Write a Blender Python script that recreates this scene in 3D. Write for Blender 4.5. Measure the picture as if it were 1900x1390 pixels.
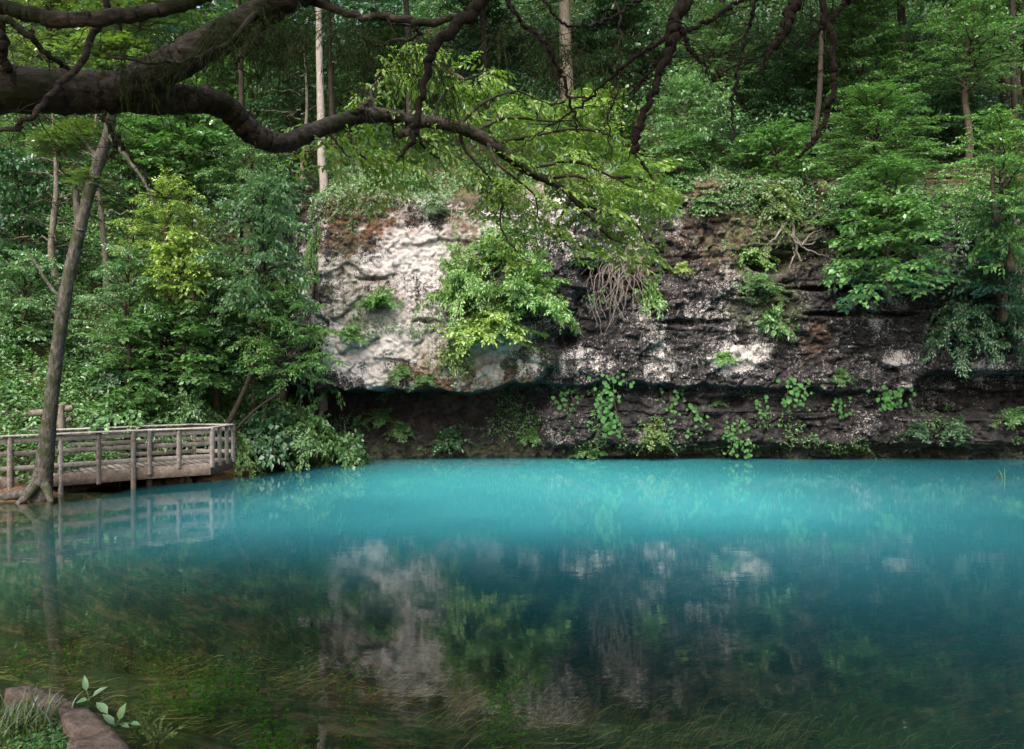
import bpy, math
import numpy as np
from mathutils import Vector, Matrix, Euler

R = math.radians
rng = np.random.default_rng(11)
for o in list(bpy.data.objects):
    bpy.data.objects.remove(o)
scene = bpy.context.scene
COL = scene.collection

# ------------------------------------------------------------------ camera, sky, sun, exposure
CAM_H, F = 3.3, 1500.0            # eye 3.3 m above the water; focal length in photo pixels
cam_d = bpy.data.cameras.new('camera')
cam_d.sensor_width = 36.0
cam_d.lens = 36.0 * F / 1900.0
cam_d.clip_start, cam_d.clip_end = 0.1, 600.0
cam = bpy.data.objects.new('camera', cam_d)
cam.location = (0, 0, CAM_H)
cam.rotation_euler = (R(90), 0, 0)
COL.objects.link(cam)
scene.camera = cam

SUN_EL, SUN_AZ = R(47), R(197)     # azimuth clockwise from +Y: behind the viewer, a little to the left
world = bpy.data.worlds.new('World')
scene.world = world
world.use_nodes = True
wn = world.node_tree
sky = wn.nodes.new('ShaderNodeTexSky')
sky.sky_type = 'NISHITA'
sky.sun_disc = False
sky.sun_elevation = SUN_EL
sky.sun_rotation = SUN_AZ
sky.air_density, sky.dust_density, sky.ozone_density = 1.0, 7.0, 0.3
bg = wn.nodes['Background']
bg.inputs['Strength'].default_value = 0.15
wn.links.new(sky.outputs['Color'], bg.inputs['Color'])

sun_d = bpy.data.lights.new('sun', 'SUN')
sun_d.energy = 1.4
sun_d.angle = R(34)
sun_d.color = (1.0, 0.97, 0.92)
sun = bpy.data.objects.new('sun', sun_d)
sd = Vector((math.sin(SUN_AZ) * math.cos(SUN_EL), math.cos(SUN_AZ) * math.cos(SUN_EL), math.sin(SUN_EL)))
sun.rotation_euler = (-sd).to_track_quat('-Z', 'Y').to_euler()
sun.location = (0, 0, 60)
COL.objects.link(sun)

scene.view_settings.view_transform = 'Standard'
scene.view_settings.look = 'None'
scene.view_settings.exposure = 1.62
scene.view_settings.gamma = 1.0
scene.view_settings.use_curve_mapping = False
cy = scene.cycles
cy.max_bounces, cy.diffuse_bounces, cy.glossy_bounces = 6, 3, 2
cy.transmission_bounces, cy.transparent_max_bounces = 4, 8
cy.use_denoising = True
cy.caustics_reflective = cy.caustics_refractive = False


# ------------------------------------------------------------------ helpers
def P(px, py, Y):
    """A point of the place seen at photo pixel (px, py) and Y metres away."""
    return np.array([(px - 950.0) / F * Y, Y, CAM_H - (py - 695.0) / F * Y])

def smooth(a, b, x):
    t = np.clip((np.asarray(x, float) - a) / (b - a), 0, 1)
    return t * t * (3 - 2 * t)

def hsh(ix, iy, iz):
    n = (ix * 374761393 + iy * 668265263 + iz * 2147483647 + 1013904223) & 0xFFFFFFFF
    n = ((n ^ (n >> 13)) * 1274126177) & 0xFFFFFFFF
    n = ((n ^ (n >> 16)) * 2246822519) & 0xFFFFFFFF
    return (n & 0xFFFFFF) / float(0xFFFFFF)

def vnoise(x, y, z=0.0):
    x, y, z = np.broadcast_arrays(np.asarray(x, float), np.asarray(y, float), np.asarray(z, float))
    ix, iy, iz = np.floor(x).astype(np.int64), np.floor(y).astype(np.int64), np.floor(z).astype(np.int64)
    fx, fy, fz = x - ix, y - iy, z - iz
    fx, fy, fz = (t * t * (3 - 2 * t) for t in (fx, fy, fz))
    def c(a, b, d): return hsh(ix + a, iy + b, iz + d)
    l = lambda a, b, t: a + (b - a) * t
    return l(l(l(c(0,0,0), c(1,0,0), fx), l(c(0,1,0), c(1,1,0), fx), fy),
             l(l(c(0,0,1), c(1,0,1), fx), l(c(0,1,1), c(1,1,1), fx), fy), fz) * 2 - 1

def fbm(x, y, z=0.0, o=4):
    s, a = 0, 1.0
    for k in range(o):
        s = s + a * vnoise(np.asarray(x) * 2**k + 17.3*k, np.asarray(y) * 2**k - 9.1*k, np.asarray(z) * 2**k)
        a *= 0.5
    return s / 1.6

def cells(x, y):
    """2-D Voronoi: random value of the nearest cell and distance to its border."""
    ix, iy = np.floor(x).astype(np.int64), np.floor(y).astype(np.int64)
    f1 = np.full(x.shape, 9.0); f2 = np.full(x.shape, 9.0); v = np.zeros(x.shape)
    for a in (-1, 0, 1):
        for b in (-1, 0, 1):
            cx, cyy = ix + a, iy + b
            d = np.hypot(cx + hsh(cx, cyy, 1) - x, cyy + hsh(cx, cyy, 2) - y)
            n = d < f1
            f2 = np.where(n, f1, np.minimum(f2, d)); v = np.where(n, hsh(cx, cyy, 3), v); f1 = np.where(n, d, f1)
    return v, f2 - f1

def norm(a):
    a = np.asarray(a, float)
    return a / np.maximum(np.linalg.norm(a, axis=-1, keepdims=True), 1e-9)

def mk_mesh(name, parts, mat=None, smooth_shade=False):
    """parts: list of (verts Nx3, faces Mxk) -> one mesh."""
    V, loops, starts = [], [], []
    off = lo = 0
    for v, f in parts:
        v = np.asarray(v, float); f = np.asarray(f, np.int64)
        if len(f) == 0: continue
        V.append(v); loops.append((f + off).ravel())
        starts.append(lo + np.arange(len(f)) * f.shape[1])
        off += len(v); lo += f.size
    me = bpy.data.meshes.new(name)
    V = np.concatenate(V); L = np.concatenate(loops); S = np.concatenate(starts)
    me.vertices.add(len(V)); me.vertices.foreach_set('co', V.astype(np.float32).ravel())
    me.loops.add(len(L)); me.loops.foreach_set('vertex_index', L.astype(np.int32))
    me.polygons.add(len(S)); me.polygons.foreach_set('loop_start', S.astype(np.int32))
    me.update(calc_edges=True)
    me.validate()
    if smooth_shade: me.shade_smooth()
    if mat is not None: me.materials.append(mat)
    return me

def ob(name, data, parent=None, loc=(0, 0, 0), rot=(0, 0, 0), scale=(1, 1, 1), label=None, cat=None, group=None, kind=None, mat=None):
    o = bpy.data.objects.new(name, data)
    COL.objects.link(o)
    o.location = [float(c) for c in loc]; o.rotation_euler = [float(c) for c in rot]
    o.scale = [float(c) for c in (scale if np.ndim(scale) else (scale,) * 3)]
    if parent is not None: o.parent = parent
    if label: o['label'] = label
    if cat: o['category'] = cat
    if group: o['group'] = group
    if kind: o['kind'] = kind
    if mat is not None:
        if len(data.materials) == 0: data.materials.append(mat)
        elif data.materials[0] != mat:
            o.material_slots[0].link = 'OBJECT'; o.material_slots[0].material = mat
    return o

def spline(pts, n):
    """Catmull-Rom through the rows of pts (any number of columns)."""
    p = np.asarray(pts, float)
    p = np.vstack([2*p[0]-p[1], p, 2*p[-1]-p[-2]])
    m = len(p) - 3
    t = np.linspace(0, m - 1e-6, n); i = t.astype(int); t = (t - i)[:, None]
    a, b, c, d = p[i], p[i+1], p[i+2], p[i+3]
    return 0.5 * (2*b + (c-a)*t + (2*a-5*b+4*c-d)*t**2 + (3*b-a-3*c+d)*t**3)

def tube(pts, rad, sides=6, cap=True, rough=0.0, seed=0.0):
    p = np.asarray(pts, float); n = len(p)
    r = np.broadcast_to(np.asarray(rad, float), (n,))
    t = norm(np.gradient(p, axis=0))
    u = np.cross(t[0], [0.3, 0.2, 1.0] if abs(t[0][2]) < 0.9 else [1.0, 0.1, 0]); u = u / np.linalg.norm(u)
    U = np.zeros((n, 3))
    for i in range(n):
        u = u - t[i] * np.dot(u, t[i]); u = u / max(np.linalg.norm(u), 1e-9); U[i] = u
    W = np.cross(t, U)
    a = np.arange(sides) / sides * 2 * math.pi
    ring = U[:, None] * np.cos(a)[None, :, None] + W[:, None] * np.sin(a)[None, :, None]
    rr = r[:, None] * np.ones((1, sides))
    if rough:
        q = p[:, None] + ring * r[:, None, None]
        k_ = 0.66/max(r.max(), .05)
        rr = rr * (1 + rough * fbm(q[..., 0]*k_ + seed, q[..., 1]*k_, q[..., 2]*k_, 3))
        if sides > 18:      # furrowed bark plates
            rr = rr * (1 + 0.20*np.abs(fbm(q[..., 0]*7 + seed, q[..., 1]*15, q[..., 2]*18, 3)) - .06)
    V = (p[:, None] + ring * rr[..., None]).reshape(-1, 3)
    i = np.arange(n - 1)[:, None] * sides; j = np.arange(sides)[None]; k = (j + 1) % sides
    Fq = np.stack([i + j, i + k, i + sides + k, i + sides + j], -1).reshape(-1, 4)
    parts = [(V, Fq)]
    if cap:
        V2 = np.vstack([V[-sides:], p[-1] + t[-1] * r[-1] * 0.5])
        parts.append((V2, np.stack([np.arange(sides), (np.arange(sides) + 1) % sides, np.full(sides, sides)], -1)))
    return parts

def limb_px(rows, n=40, sides=10, rough=0.12, wob=0.0):
    """rows of (px, py, Y, radius in px at that distance) -> tube parts in metres."""
    q = np.array([np.append(P(a, b, Y), r / F * Y) for a, b, Y, r in rows])
    s = spline(q, n)
    if wob:
        s[:, :3] += wob * np.stack([vnoise(np.arange(n)*.55, 3.1+rows[0][0]), vnoise(np.arange(n)*.55, 7.7+rows[0][1]), vnoise(np.arange(n)*.55, 9.9)], -1)
    return tube(s[:, :3], np.maximum(s[:, 3], 0.002), sides, True, rough, rows[0][0]*.1), s

def box(c, half, rot=None):
    v = np.array([[x, y, z] for x in (-1, 1) for y in (-1, 1) for z in (-1, 1)], float) * half
    if rot is not None: v = v @ np.asarray(rot).T
    f = np.array([[0,1,3,2],[4,6,7,5],[0,4,5,1],[2,3,7,6],[0,2,6,4],[1,5,7,3]])
    return (v + c, f)

def beam(a, b, w, h, up=(0, 0, 1), ext=0.0, jag=0.0):
    """A bevelled plank from a to b: w wide, h high."""
    a, b = np.asarray(a, float), np.asarray(b, float)
    d = b - a; L = np.linalg.norm(d); d = d / L
    s = np.cross(d, up); s = s / np.linalg.norm(s); u = np.cross(s, d)
    a, b = a - d * ext, b + d * ext
    e = min(w, h) * 0.13
    prof = [(-w/2+e, -h/2), (w/2-e, -h/2), (w/2, -h/2+e), (w/2, h/2-e), (w/2-e, h/2), (-w/2+e, h/2), (-w/2, h/2-e), (-w/2, -h/2+e)]
    V = [c + s*x + u*y for c in (a, b) for x, y in prof]
    q = [[i, (i+1) % 8, 8+(i+1) % 8, 8+i] for i in range(8)]
    return [(np.array(V), np.array(q)), (np.array(V), np.array([[7,6,5,4,3,2,1,0], [8,9,10,11,12,13,14,15]]))]

# ------------------------------------------------------------------ materials
def new_mat(name):
    m = bpy.data.materials.new(name); m.use_nodes = True
    t = m.node_tree; t.nodes.clear()
    out = t.nodes.new('ShaderNodeOutputMaterial')
    return m, t, out

class N:
    """A tiny wrapper for building node trees."""
    def __init__(s, t): s.t = t
    def __call__(s, typ, ins=None, **props):
        n = s.t.nodes.new('ShaderNode' + typ)
        for k, v in props.items(): setattr(n, k, v)
        for k, v in (ins or {}).items():
            i = n.inputs[k]
            if hasattr(v, 'is_output'): s.t.links.new(v, i)
            else: i.default_value = v
        return n
    def link(s, a, b): s.t.links.new(a, b)
    def ramp(s, fac, stops, interp='LINEAR'):
        n = s.t.nodes.new('ShaderNodeValToRGB'); n.color_ramp.interpolation = interp
        e = n.color_ramp.elements
        while len(e) < len(stops): e.new(0.5)
        for el, (p, c) in zip(e, stops):
            el.position = p; el.color = (*c, 1) if len(c) == 3 else c
        s.t.links.new(fac, n.inputs[0]); return n.outputs[0]
    def noise(s, vec, scale, detail=4, rough=0.6, dist=0.0):
        n = s('TexNoise', {'Scale': scale, 'Detail': detail, 'Roughness': rough, 'Distortion': dist})
        if vec is not None: s.t.links.new(vec, n.inputs['Vector'])
        return n.outputs['Fac']
    def mix(s, fac, a, b, blend='MIX'):
        n = s.t.nodes.new('ShaderNodeMix'); n.data_type = 'RGBA'; n.blend_type = blend
        for i, v in ((0, fac), (6, a), (7, b)):
            if hasattr(v, 'is_output'): s.t.links.new(v, n.inputs[i])
            else: n.inputs[i].default_value = v if not isinstance(v, tuple) or len(v) == 4 else (*v, 1)
        return n.outputs[2]
    def math(s, op, a, b=0.0, c=0.0, clamp=False):
        n = s.t.nodes.new('ShaderNodeMath'); n.operation = op; n.use_clamp = clamp
        for i, v in enumerate((a, b, c)):
            if hasattr(v, 'is_output'): s.t.links.new(v, n.inputs[i])
            else: n.inputs[i].default_value = v
        return n.outputs[0]
    def mapr(s, v, a, b, c=0.0, d=1.0):
        n = s('MapRange', {'From Min': a, 'From Max': b, 'To Min': c, 'To Max': d}); n.clamp = True
        s.t.links.new(v, n.inputs[0]); return n.outputs[0]

def leaf_mat(name, a, b, c, trans=0.38, tint=(1.35, 1.6, 0.75), gloss=0.10, rough=0.42):
    """a, b, c: darker, usual and paler leaf colours."""
    m, t, out = new_mat(name); n = N(t)
    g = n('NewGeometry'); oi = n('ObjectInfo')
    f = n.math('ADD', n.math('MULTIPLY', g.outputs['Random Per Island'], 0.8), n.math('MULTIPLY', oi.outputs['Random'], 0.25))
    col = n.ramp(f, [(0.0, a), (0.5, b), (1.0, c)])
    tc = n.mix(1.0, col, (*tint, 1), 'MULTIPLY')
    d = n('BsdfDiffuse', {'Color': col}); tr = n('BsdfTranslucent', {'Color': tc})
    mx = n('MixShader', {0: trans, 1: d.outputs[0], 2: tr.outputs[0]})
    gl = n('BsdfGlossy', {'Color': (0.9, 0.95, 1, 1), 'Roughness': rough})
    lw = n('LayerWeight', {'Blend': 0.35})
    fac = n.math('ADD', n.math('MULTIPLY', lw.outputs['Fresnel'], 0.16 if gloss > 0 else 0.0), max(gloss, 0) * 0.30)
    m2 = n('MixShader', {0: fac, 1: mx.outputs[0], 2: gl.outputs[0]})
    n.link(m2.outputs[0], out.inputs[0])
    return m

LEAF = {
    'mid':    leaf_mat('leaf_mid', (0.030, 0.082, 0.020), (0.062, 0.152, 0.040), (0.108, 0.225, 0.064)),
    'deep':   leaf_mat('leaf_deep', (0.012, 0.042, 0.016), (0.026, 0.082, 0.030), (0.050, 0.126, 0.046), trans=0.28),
    'bright': leaf_mat('leaf_bright', (0.050, 0.125, 0.024), (0.098, 0.215, 0.042), (0.155, 0.295, 0.068)),
    'yellow': leaf_mat('leaf_yellow', (0.105, 0.180, 0.030), (0.185, 0.285, 0.052), (0.265, 0.365, 0.080)),
    'cool':   leaf_mat('leaf_cool', (0.046, 0.115, 0.042), (0.094, 0.200, 0.078), (0.155, 0.280, 0.118), gloss=0.14),
    'olive':  leaf_mat('leaf_olive', (0.040, 0.078, 0.016), (0.082, 0.140, 0.028), (0.125, 0.195, 0.044)),
    'oak':    leaf_mat('leaf_oak', (0.080, 0.150, 0.018), (0.150, 0.245, 0.030), (0.220, 0.330, 0.050), trans=0.5),
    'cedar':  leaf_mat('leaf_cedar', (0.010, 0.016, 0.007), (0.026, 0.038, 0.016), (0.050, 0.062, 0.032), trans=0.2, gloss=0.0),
    'grass':  leaf_mat('leaf_grass', (0.030, 0.062, 0.012), (0.062, 0.105, 0.024), (0.120, 0.140, 0.055), trans=0.3, gloss=0.02),
    'weed':   leaf_mat('leaf_weed', (0.026, 0.032, 0.010), (0.085, 0.085, 0.028), (0.360, 0.290, 0.130), trans=0.1, gloss=-.2),
    'cress':  leaf_mat('leaf_cress', (0.030, 0.100, 0.010), (0.060, 0.170, 0.016), (0.110, 0.250, 0.028), trans=0.3, gloss=0.0),
}

def bark_mat(name, dark, light, moss=None, scale=9.0, bump=0.6, stretch=(1, 1, 0.28)):
    m, t, out = new_mat(name); n = N(t)
    tc = n('TexCoord'); mp = n('Mapping', {'Scale': stretch}); n.link(tc.outputs['Object'], mp.inputs[0])
    a = n.noise(mp.outputs[0], scale * 2.2, 6, 0.7); b = n.noise(tc.outputs['Object'], scale * 0.35, 3)
    col = n.ramp(a, [(0.32, dark), (0.62, light)])
    li = n.noise(tc.outputs['Object'], scale * 1.3, 5, 0.7)
    col = n.mix(n.mapr(li, 0.60, 0.68, 0, 0.55), col, tuple(min(1, c * 2.1) for c in light))
    if moss: col = n.mix(n.mapr(b, 0.48, 0.62, 0, 0.85), col, moss)
    bs = n('BsdfPrincipled', {'Base Color': col, 'Roughness': 0.92})
    bs.inputs['Specular IOR Level'].default_value = 0.15
    bp = n('Bump', {'Strength': bump, 'Distance': 0.03, 'Height': a}); n.link(bp.outputs[0], bs.inputs['Normal'])
    n.link(bs.outputs[0], out.inputs[0]); return m

BARK = {
    'grey': bark_mat('bark_grey', (0.045, 0.038, 0.030), (0.150, 0.135, 0.110)),
    'oak': bark_mat('bark_oak', (0.003, 0.003, 0.002), (0.060, 0.051, 0.042), (0.012, 0.017, 0.006), 7.0, 1.0, (0.35, 1.0, 1.2)),
    'lean': bark_mat('bark_lean', (0.009, 0.008, 0.007), (0.085, 0.080, 0.072), (0.022, 0.030, 0.012), 8.0, 1.0),
    'pale': bark_mat('bark_pale', (0.110, 0.098, 0.086), (0.240, 0.220, 0.200)),
    'cedar': bark_mat('bark_cedar', (0.004, 0.003, 0.003), (0.026, 0.020, 0.016), None, 14.0, 1.0),
    'dark': bark_mat('bark_dark', (0.022, 0.018, 0.013), (0.070, 0.058, 0.042)),
    'shade': bark_mat('bark_shade', (0.006, 0.005, 0.004), (0.034, 0.029, 0.023)),
    'dead': bark_mat('bark_dead', (0.055, 0.046, 0.042), (0.165, 0.146, 0.136)),
}

def rock_mat():
    m, t, out = new_mat('limestone'); n = N(t)
    tc = n('TexCoord'); ob_ = tc.outputs['Object']
    at = lambda k: n('Attribute', attribute_name=k).outputs['Fac']
    wh, br, gr = at('white'), at('brown'), at('green')
    stre = n('Mapping', {'Scale': (1.6, 1.6, 0.42)}); n.link(ob_, stre.inputs[0])
    big = n.noise(stre.outputs[0], 1.1, 5, 0.65, 0.4)
    med = n.noise(ob_, 4.2, 5, 0.7)
    fine = n.noise(ob_, 15.0, 4, 0.75)
    # lichen crust: where big + fine noise clears a threshold set by the white map: crust reach, less painted undercut shade
    vfine = n.noise(ob_, 26.0, 3, 0.8)
    s = n.math('ADD', n.math('MULTIPLY', big, 0.50), n.math('ADD', n.math('MULTIPLY', med, 0.50), n.math('ADD', n.math('MULTIPLY', fine, 1.0), n.math('MULTIPLY', vfine, 0.9))))
    s = n.math('ADD', s, n.math('MULTIPLY_ADD', wh, 0.80, -1.86))
    sm = n('Mapping', {'Scale': (2.6, 2.6, 0.14)}); n.link(ob_, sm.inputs[0])
    s = n.math('ADD', s, n.math('MULTIPLY_ADD', n.noise(sm.outputs[0], 1.0, 5, 0.7, 0.3), 0.9, -0.45))
    mask = n.mapr(s, -0.03, 0.11)
    darkc = n.ramp(n.noise(ob_, 2.3, 5, 0.7), [(0.35, (0.006, 0.006, 0.008)), (0.52, (0.017, 0.016, 0.020)), (0.68, (0.050, 0.046, 0.051))])
    lightc = n.ramp(n.noise(ob_, 6.0, 6, 0.8), [(0.30, (0.25, 0.236, 0.232)), (0.50, (0.46, 0.442, 0.438)), (0.7, (0.60, 0.585, 0.58))])
    spk = n.math('MULTIPLY', n.mapr(n.noise(ob_, 10.0, 6, 0.8), 0.545, 0.61), n.mapr(n.noise(ob_, 1.5, 4, 0.7), 0.46, 0.60, 0.06, 0.9))
    spk = n.math('MULTIPLY', spk, n.mapr(wh, 0.0, 0.12))  # drops speckle where white is lowest, painting the undercut darker as shade
    col = n.mix(n.math('MAXIMUM', mask, spk), darkc, lightc)
    bm = n.math('MULTIPLY', br, n.mapr(n.noise(ob_, 3.0, 5, 0.7), 0.38, 0.58))
    col = n.mix(bm, col, n.ramp(fine, [(0.3, (0.055, 0.026, 0.014)), (0.7, (0.19, 0.105, 0.065))]))
    gm = n.math('MULTIPLY', gr, n.mapr(n.noise(ob_, 5.0, 5, 0.7), 0.42, 0.6))
    col = n.mix(gm, col, n.ramp(fine, [(0.3, (0.030, 0.045, 0.014)), (0.7, (0.13, 0.18, 0.075))]))
    vo = n('TexVoronoi', {'Scale': 2.4}, feature='DISTANCE_TO_EDGE')
    wv = n('Mapping', {'Scale': (1.0, 1.0, 1.5)}); n.link(ob_, wv.inputs[0])
    dn = n('TexNoise', {'Scale': 3.0, 'Detail': 3}); n.link(wv.outputs[0], dn.inputs['Vector'])
    wa = n('VectorMath', operation='MULTIPLY_ADD'); n.link(dn.outputs['Color'], wa.inputs[0]); wa.inputs[1].default_value = (0.5, 0.5, 0.5); n.link(wv.outputs[0], wa.inputs[2])
    n.link(wa.outputs[0], vo.inputs['Vector'])
    crack = n.mapr(vo.outputs['Distance'], 0.0, 0.05, 0, 1)
    hgt = n.math('ADD', n.math('MULTIPLY', crack, 0.25), n.math('ADD', n.math('MULTIPLY', med, 0.2), n.math('ADD', n.math('MULTIPLY', fine, 0.9), n.math('MULTIPLY', vfine, 0.6))))
    bs = n('BsdfPrincipled', {'Base Color': col, 'Roughness': 0.9}); bs.inputs['Specular IOR Level'].default_value = 0.2
    bp = n('Bump', {'Strength': 0.9, 'Distance': 0.10, 'Height': hgt}); n.link(bp.outputs[0], bs.inputs['Normal'])
    n.link(bs.outputs[0], out.inputs[0]); return m

def ground_mat():
    m, t, out = new_mat('soil_and_lake_bed'); n = N(t)
    tc = n('TexCoord'); o_ = tc.outputs['Object']
    sx = n('SeparateXYZ'); n.link(o_, sx.inputs[0])
    st = n('Mapping', {'Scale': (0.8, 1.3, 1.0), 'Rotation': (0, 0, R(-18))}); n.link(o_, st.inputs[0])
    b1 = n.noise(st.outputs[0], 2.2, 5, 0.65, 0.3); b2 = n.noise(st.outputs[0], 6.5, 5, 0.7)
    bed = n.ramp(b2, [(0.3, (0.010, 0.018, 0.010)), (0.55, (0.042, 0.056, 0.026)), (0.72, (0.110, 0.108, 0.052))])
    bed = n.mix(n.mapr(b1, 0.50, 0.62, 0, 0.8), bed, n.ramp(b2, [(0.3, (0.070, 0.038, 0.022)), (0.7, (0.230, 0.135, 0.084))]))
    l1 = n.noise(o_, 9.0, 5, 0.75); l2 = n.noise(o_, 1.1, 4)
    lit = n.ramp(l1, [(0.3, (0.030, 0.018, 0.011)), (0.5, (0.085, 0.050, 0.033)), (0.7, (0.19, 0.12, 0.08))])
    lit = n.mix(n.mapr(l2, 0.5, 0.62, 0, 0.7), lit, n.ramp(l1, [(0.3, (0.016, 0.026, 0.008)), (0.7, (0.06, 0.085, 0.03))]))
    col = n.mix(n.mapr(sx.outputs['Z'], -0.06, 0.05), bed, lit)
    bs = n('BsdfPrincipled', {'Base Color': col, 'Roughness': 0.95}); bs.inputs['Specular IOR Level'].default_value = 0.1
    bp = n('Bump', {'Strength': 0.8, 'Distance': 0.06, 'Height': l1}); n.link(bp.outputs[0], bs.inputs['Normal'])
    n.link(bs.outputs[0], out.inputs[0]); return m

def water_mat():
    m, t, out = new_mat('spring_water'); n = N(t)
    tc = n('TexCoord'); o_ = tc.outputs['Object']
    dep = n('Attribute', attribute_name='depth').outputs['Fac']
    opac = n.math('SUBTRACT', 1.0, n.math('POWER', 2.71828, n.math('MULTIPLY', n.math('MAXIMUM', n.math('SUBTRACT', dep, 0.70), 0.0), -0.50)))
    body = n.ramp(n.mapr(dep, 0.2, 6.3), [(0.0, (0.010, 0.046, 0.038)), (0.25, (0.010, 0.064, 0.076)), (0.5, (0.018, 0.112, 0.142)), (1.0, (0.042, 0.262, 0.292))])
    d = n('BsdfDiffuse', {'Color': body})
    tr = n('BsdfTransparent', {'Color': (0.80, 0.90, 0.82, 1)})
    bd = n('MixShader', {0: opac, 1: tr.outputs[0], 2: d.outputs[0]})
    w1 = n('Mapping', {'Scale': (0.55, 1.5, 1.0)}); n.link(o_, w1.inputs[0])
    h1 = n.noise(w1.outputs[0], 2.2, 3, 0.55, 0.3)
    h2 = n.noise(w1.outputs[0], 9.0, 2, 0.5)
    hh = n.math('ADD', h1, n.math('MULTIPLY', h2, 0.22))
    bp = n('Bump', {'Strength': 0.016, 'Distance': 0.10, 'Height': hh})
    fr = n('Fresnel', {'IOR': 1.33}); n.link(bp.outputs[0], fr.inputs['Normal'])
    gl = n('BsdfGlossy', {'Color': (1, 1, 1, 1), 'Roughness': 0.015}); n.link(bp.outputs[0], gl.inputs['Normal'])
    mx = n('MixShader', {0: fr.outputs[0], 1: bd.outputs[0], 2: gl.outputs[0]})
    n.link(mx.outputs[0], out.inputs[0]); return m

def wood_mat(name, a, b, c):
    m, t, out = new_mat(name); n = N(t)
    tc = n('TexCoord'); g = n('ObjectInfo')
    mp = n('Mapping', {'Scale': (1.3, 1.3, 1.3)}); n.link(tc.outputs['Generated'], mp.inputs[0])
    off = n('VectorMath', operation='ADD'); n.link(tc.outputs['Object'], off.inputs[0])
    cx = n('CombineXYZ'); n.link(n.math('MULTIPLY', g.outputs['Random'], 31.0), cx.inputs[0]); n.link(cx.outputs[0], off.inputs[1])
    s1 = n.noise(off.outputs[0], 7.0, 6, 0.75); s2 = n.noise(off.outputs[0], 34.0, 3, 0.6)
    f = n.math('ADD', n.math('MULTIPLY', s1, 0.7), n.math('ADD', n.math('MULTIPLY', s2, 0.3), n.math('MULTIPLY_ADD', g.outputs['Random'], 0.16, -0.08)))
    col = n.ramp(f, [(0.32, a), (0.50, b), (0.68, c)])
    bs = n('BsdfPrincipled', {'Base Color': col, 'Roughness': 0.88}); bs.inputs['Specular IOR Level'].default_value = 0.2
    bp = n('Bump', {'Strength': 0.5, 'Distance': 0.01, 'Height': s1}); n.link(bp.outputs[0], bs.inputs['Normal'])
    n.link(bs.outputs[0], out.inputs[0]); return m

M_ROCK, M_GROUND, M_WATER = rock_mat(), ground_mat(), water_mat()
M_WOOD = wood_mat('weathered_boards', (0.040, 0.035, 0.031), (0.112, 0.102, 0.093), (0.210, 0.196, 0.184))
M_CAP = wood_mat('bleached_cap_boards', (0.120, 0.108, 0.098), (0.250, 0.234, 0.220), (0.360, 0.345, 0.330))
M_FASCIA = wood_mat('stained_edge_boards', (0.034, 0.027, 0.022), (0.090, 0.072, 0.060), (0.180, 0.150, 0.128))
M_SLAB = bark_mat('pinkish_stone', (0.030, 0.023, 0.020), (0.125, 0.096, 0.084), (0.030, 0.036, 0.014), 5.0, 0.9, (1, 1, 1.6))

# ------------------------------------------------------------------ terrain
POOL = np.array([(-1.6, 5.0), (-2.75, 6.15), (-3.65, 7.0), (-4.7, 7.55), (-9, 9.5), (-14, 14), (-15.5, 18.2), (-13.9, 20.6), (-12.75, 21.3),
                 (-12.5, 22.4), (-12.1, 24.3), (-11.2, 26.2), (-9.2, 27.2), (-8.2, 29.6), (-7.0, 32.6), (0, 33.3), (12, 33.3), (24, 33.3), (60, 31),
                 (60, 8), (20, 2.5), (6, 3.0), (0, 4.2)])

def pool_sd(X, Y):
    """Signed distance to the shore: negative in the pool."""
    X, Y = np.broadcast_arrays(np.asarray(X, float), np.asarray(Y, float))
    d = np.full(X.shape, 1e9); ins = np.zeros(X.shape, bool)
    for (ax, ay), (bx, by) in zip(POOL, np.roll(POOL, -1, 0)):
        ex, ey = bx-ax, by-ay
        t = np.clip(((X-ax)*ex + (Y-ay)*ey) / (ex*ex+ey*ey), 0, 1)
        d = np.minimum(d, np.hypot(X-ax-t*ex, Y-ay-t*ey))
        c = ((ay > Y) != (by > Y))
        with np.errstate(divide='ignore', invalid='ignore'):
            xi = (bx-ax) * (Y-ay) / (by-ay if by != ay else 1e-9) + ax
        ins ^= c & (X < xi)
    return np.where(ins, -d, d)

def bed_depth(X, Y, s=None):
    s = pool_sd(X, Y) if s is None else s
    edge = smooth(0.0, 2.2, -s)
    shallow = 0.25 + 0.45 * edge + 0.10 * fbm(np.asarray(X)*.5, np.asarray(Y)*.5, 3.0)
    lim = 12.5 - 0.13 * np.asarray(X) + 0.7 * fbm(np.asarray(X)*.22, np.asarray(Y)*.22, 9.0)
    shallow = shallow + 0.85 * smooth(-3.0, 7.0, np.asarray(X) + 0.5*(np.asarray(Y)-9.0)) * edge
    deep = smooth(-5.0, 5.5, np.asarray(Y) - lim) * smooth(-12.5, -5.0, np.asarray(X) - 0.25*(np.asarray(Y)-20)) * smooth(0, 1.2, -s)
    dome = (1 + .5*fbm(np.asarray(X)*.16, np.asarray(Y)*.2, 70.0, 3)) * smooth(18.0, 2.0, np.hypot((np.asarray(X)-0.5)*.95, (np.asarray(Y)-24)*1.3))
    return edge * (shallow + (1.7 + 2.9*dome) * deep + 0.9*smooth(-6, -11, np.asarray(X))*smooth(18.5, 21, np.asarray(Y))*smooth(.4, 2.0, -s))  # last term: extra depth by the boardwalk paints its shadow into the water

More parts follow.
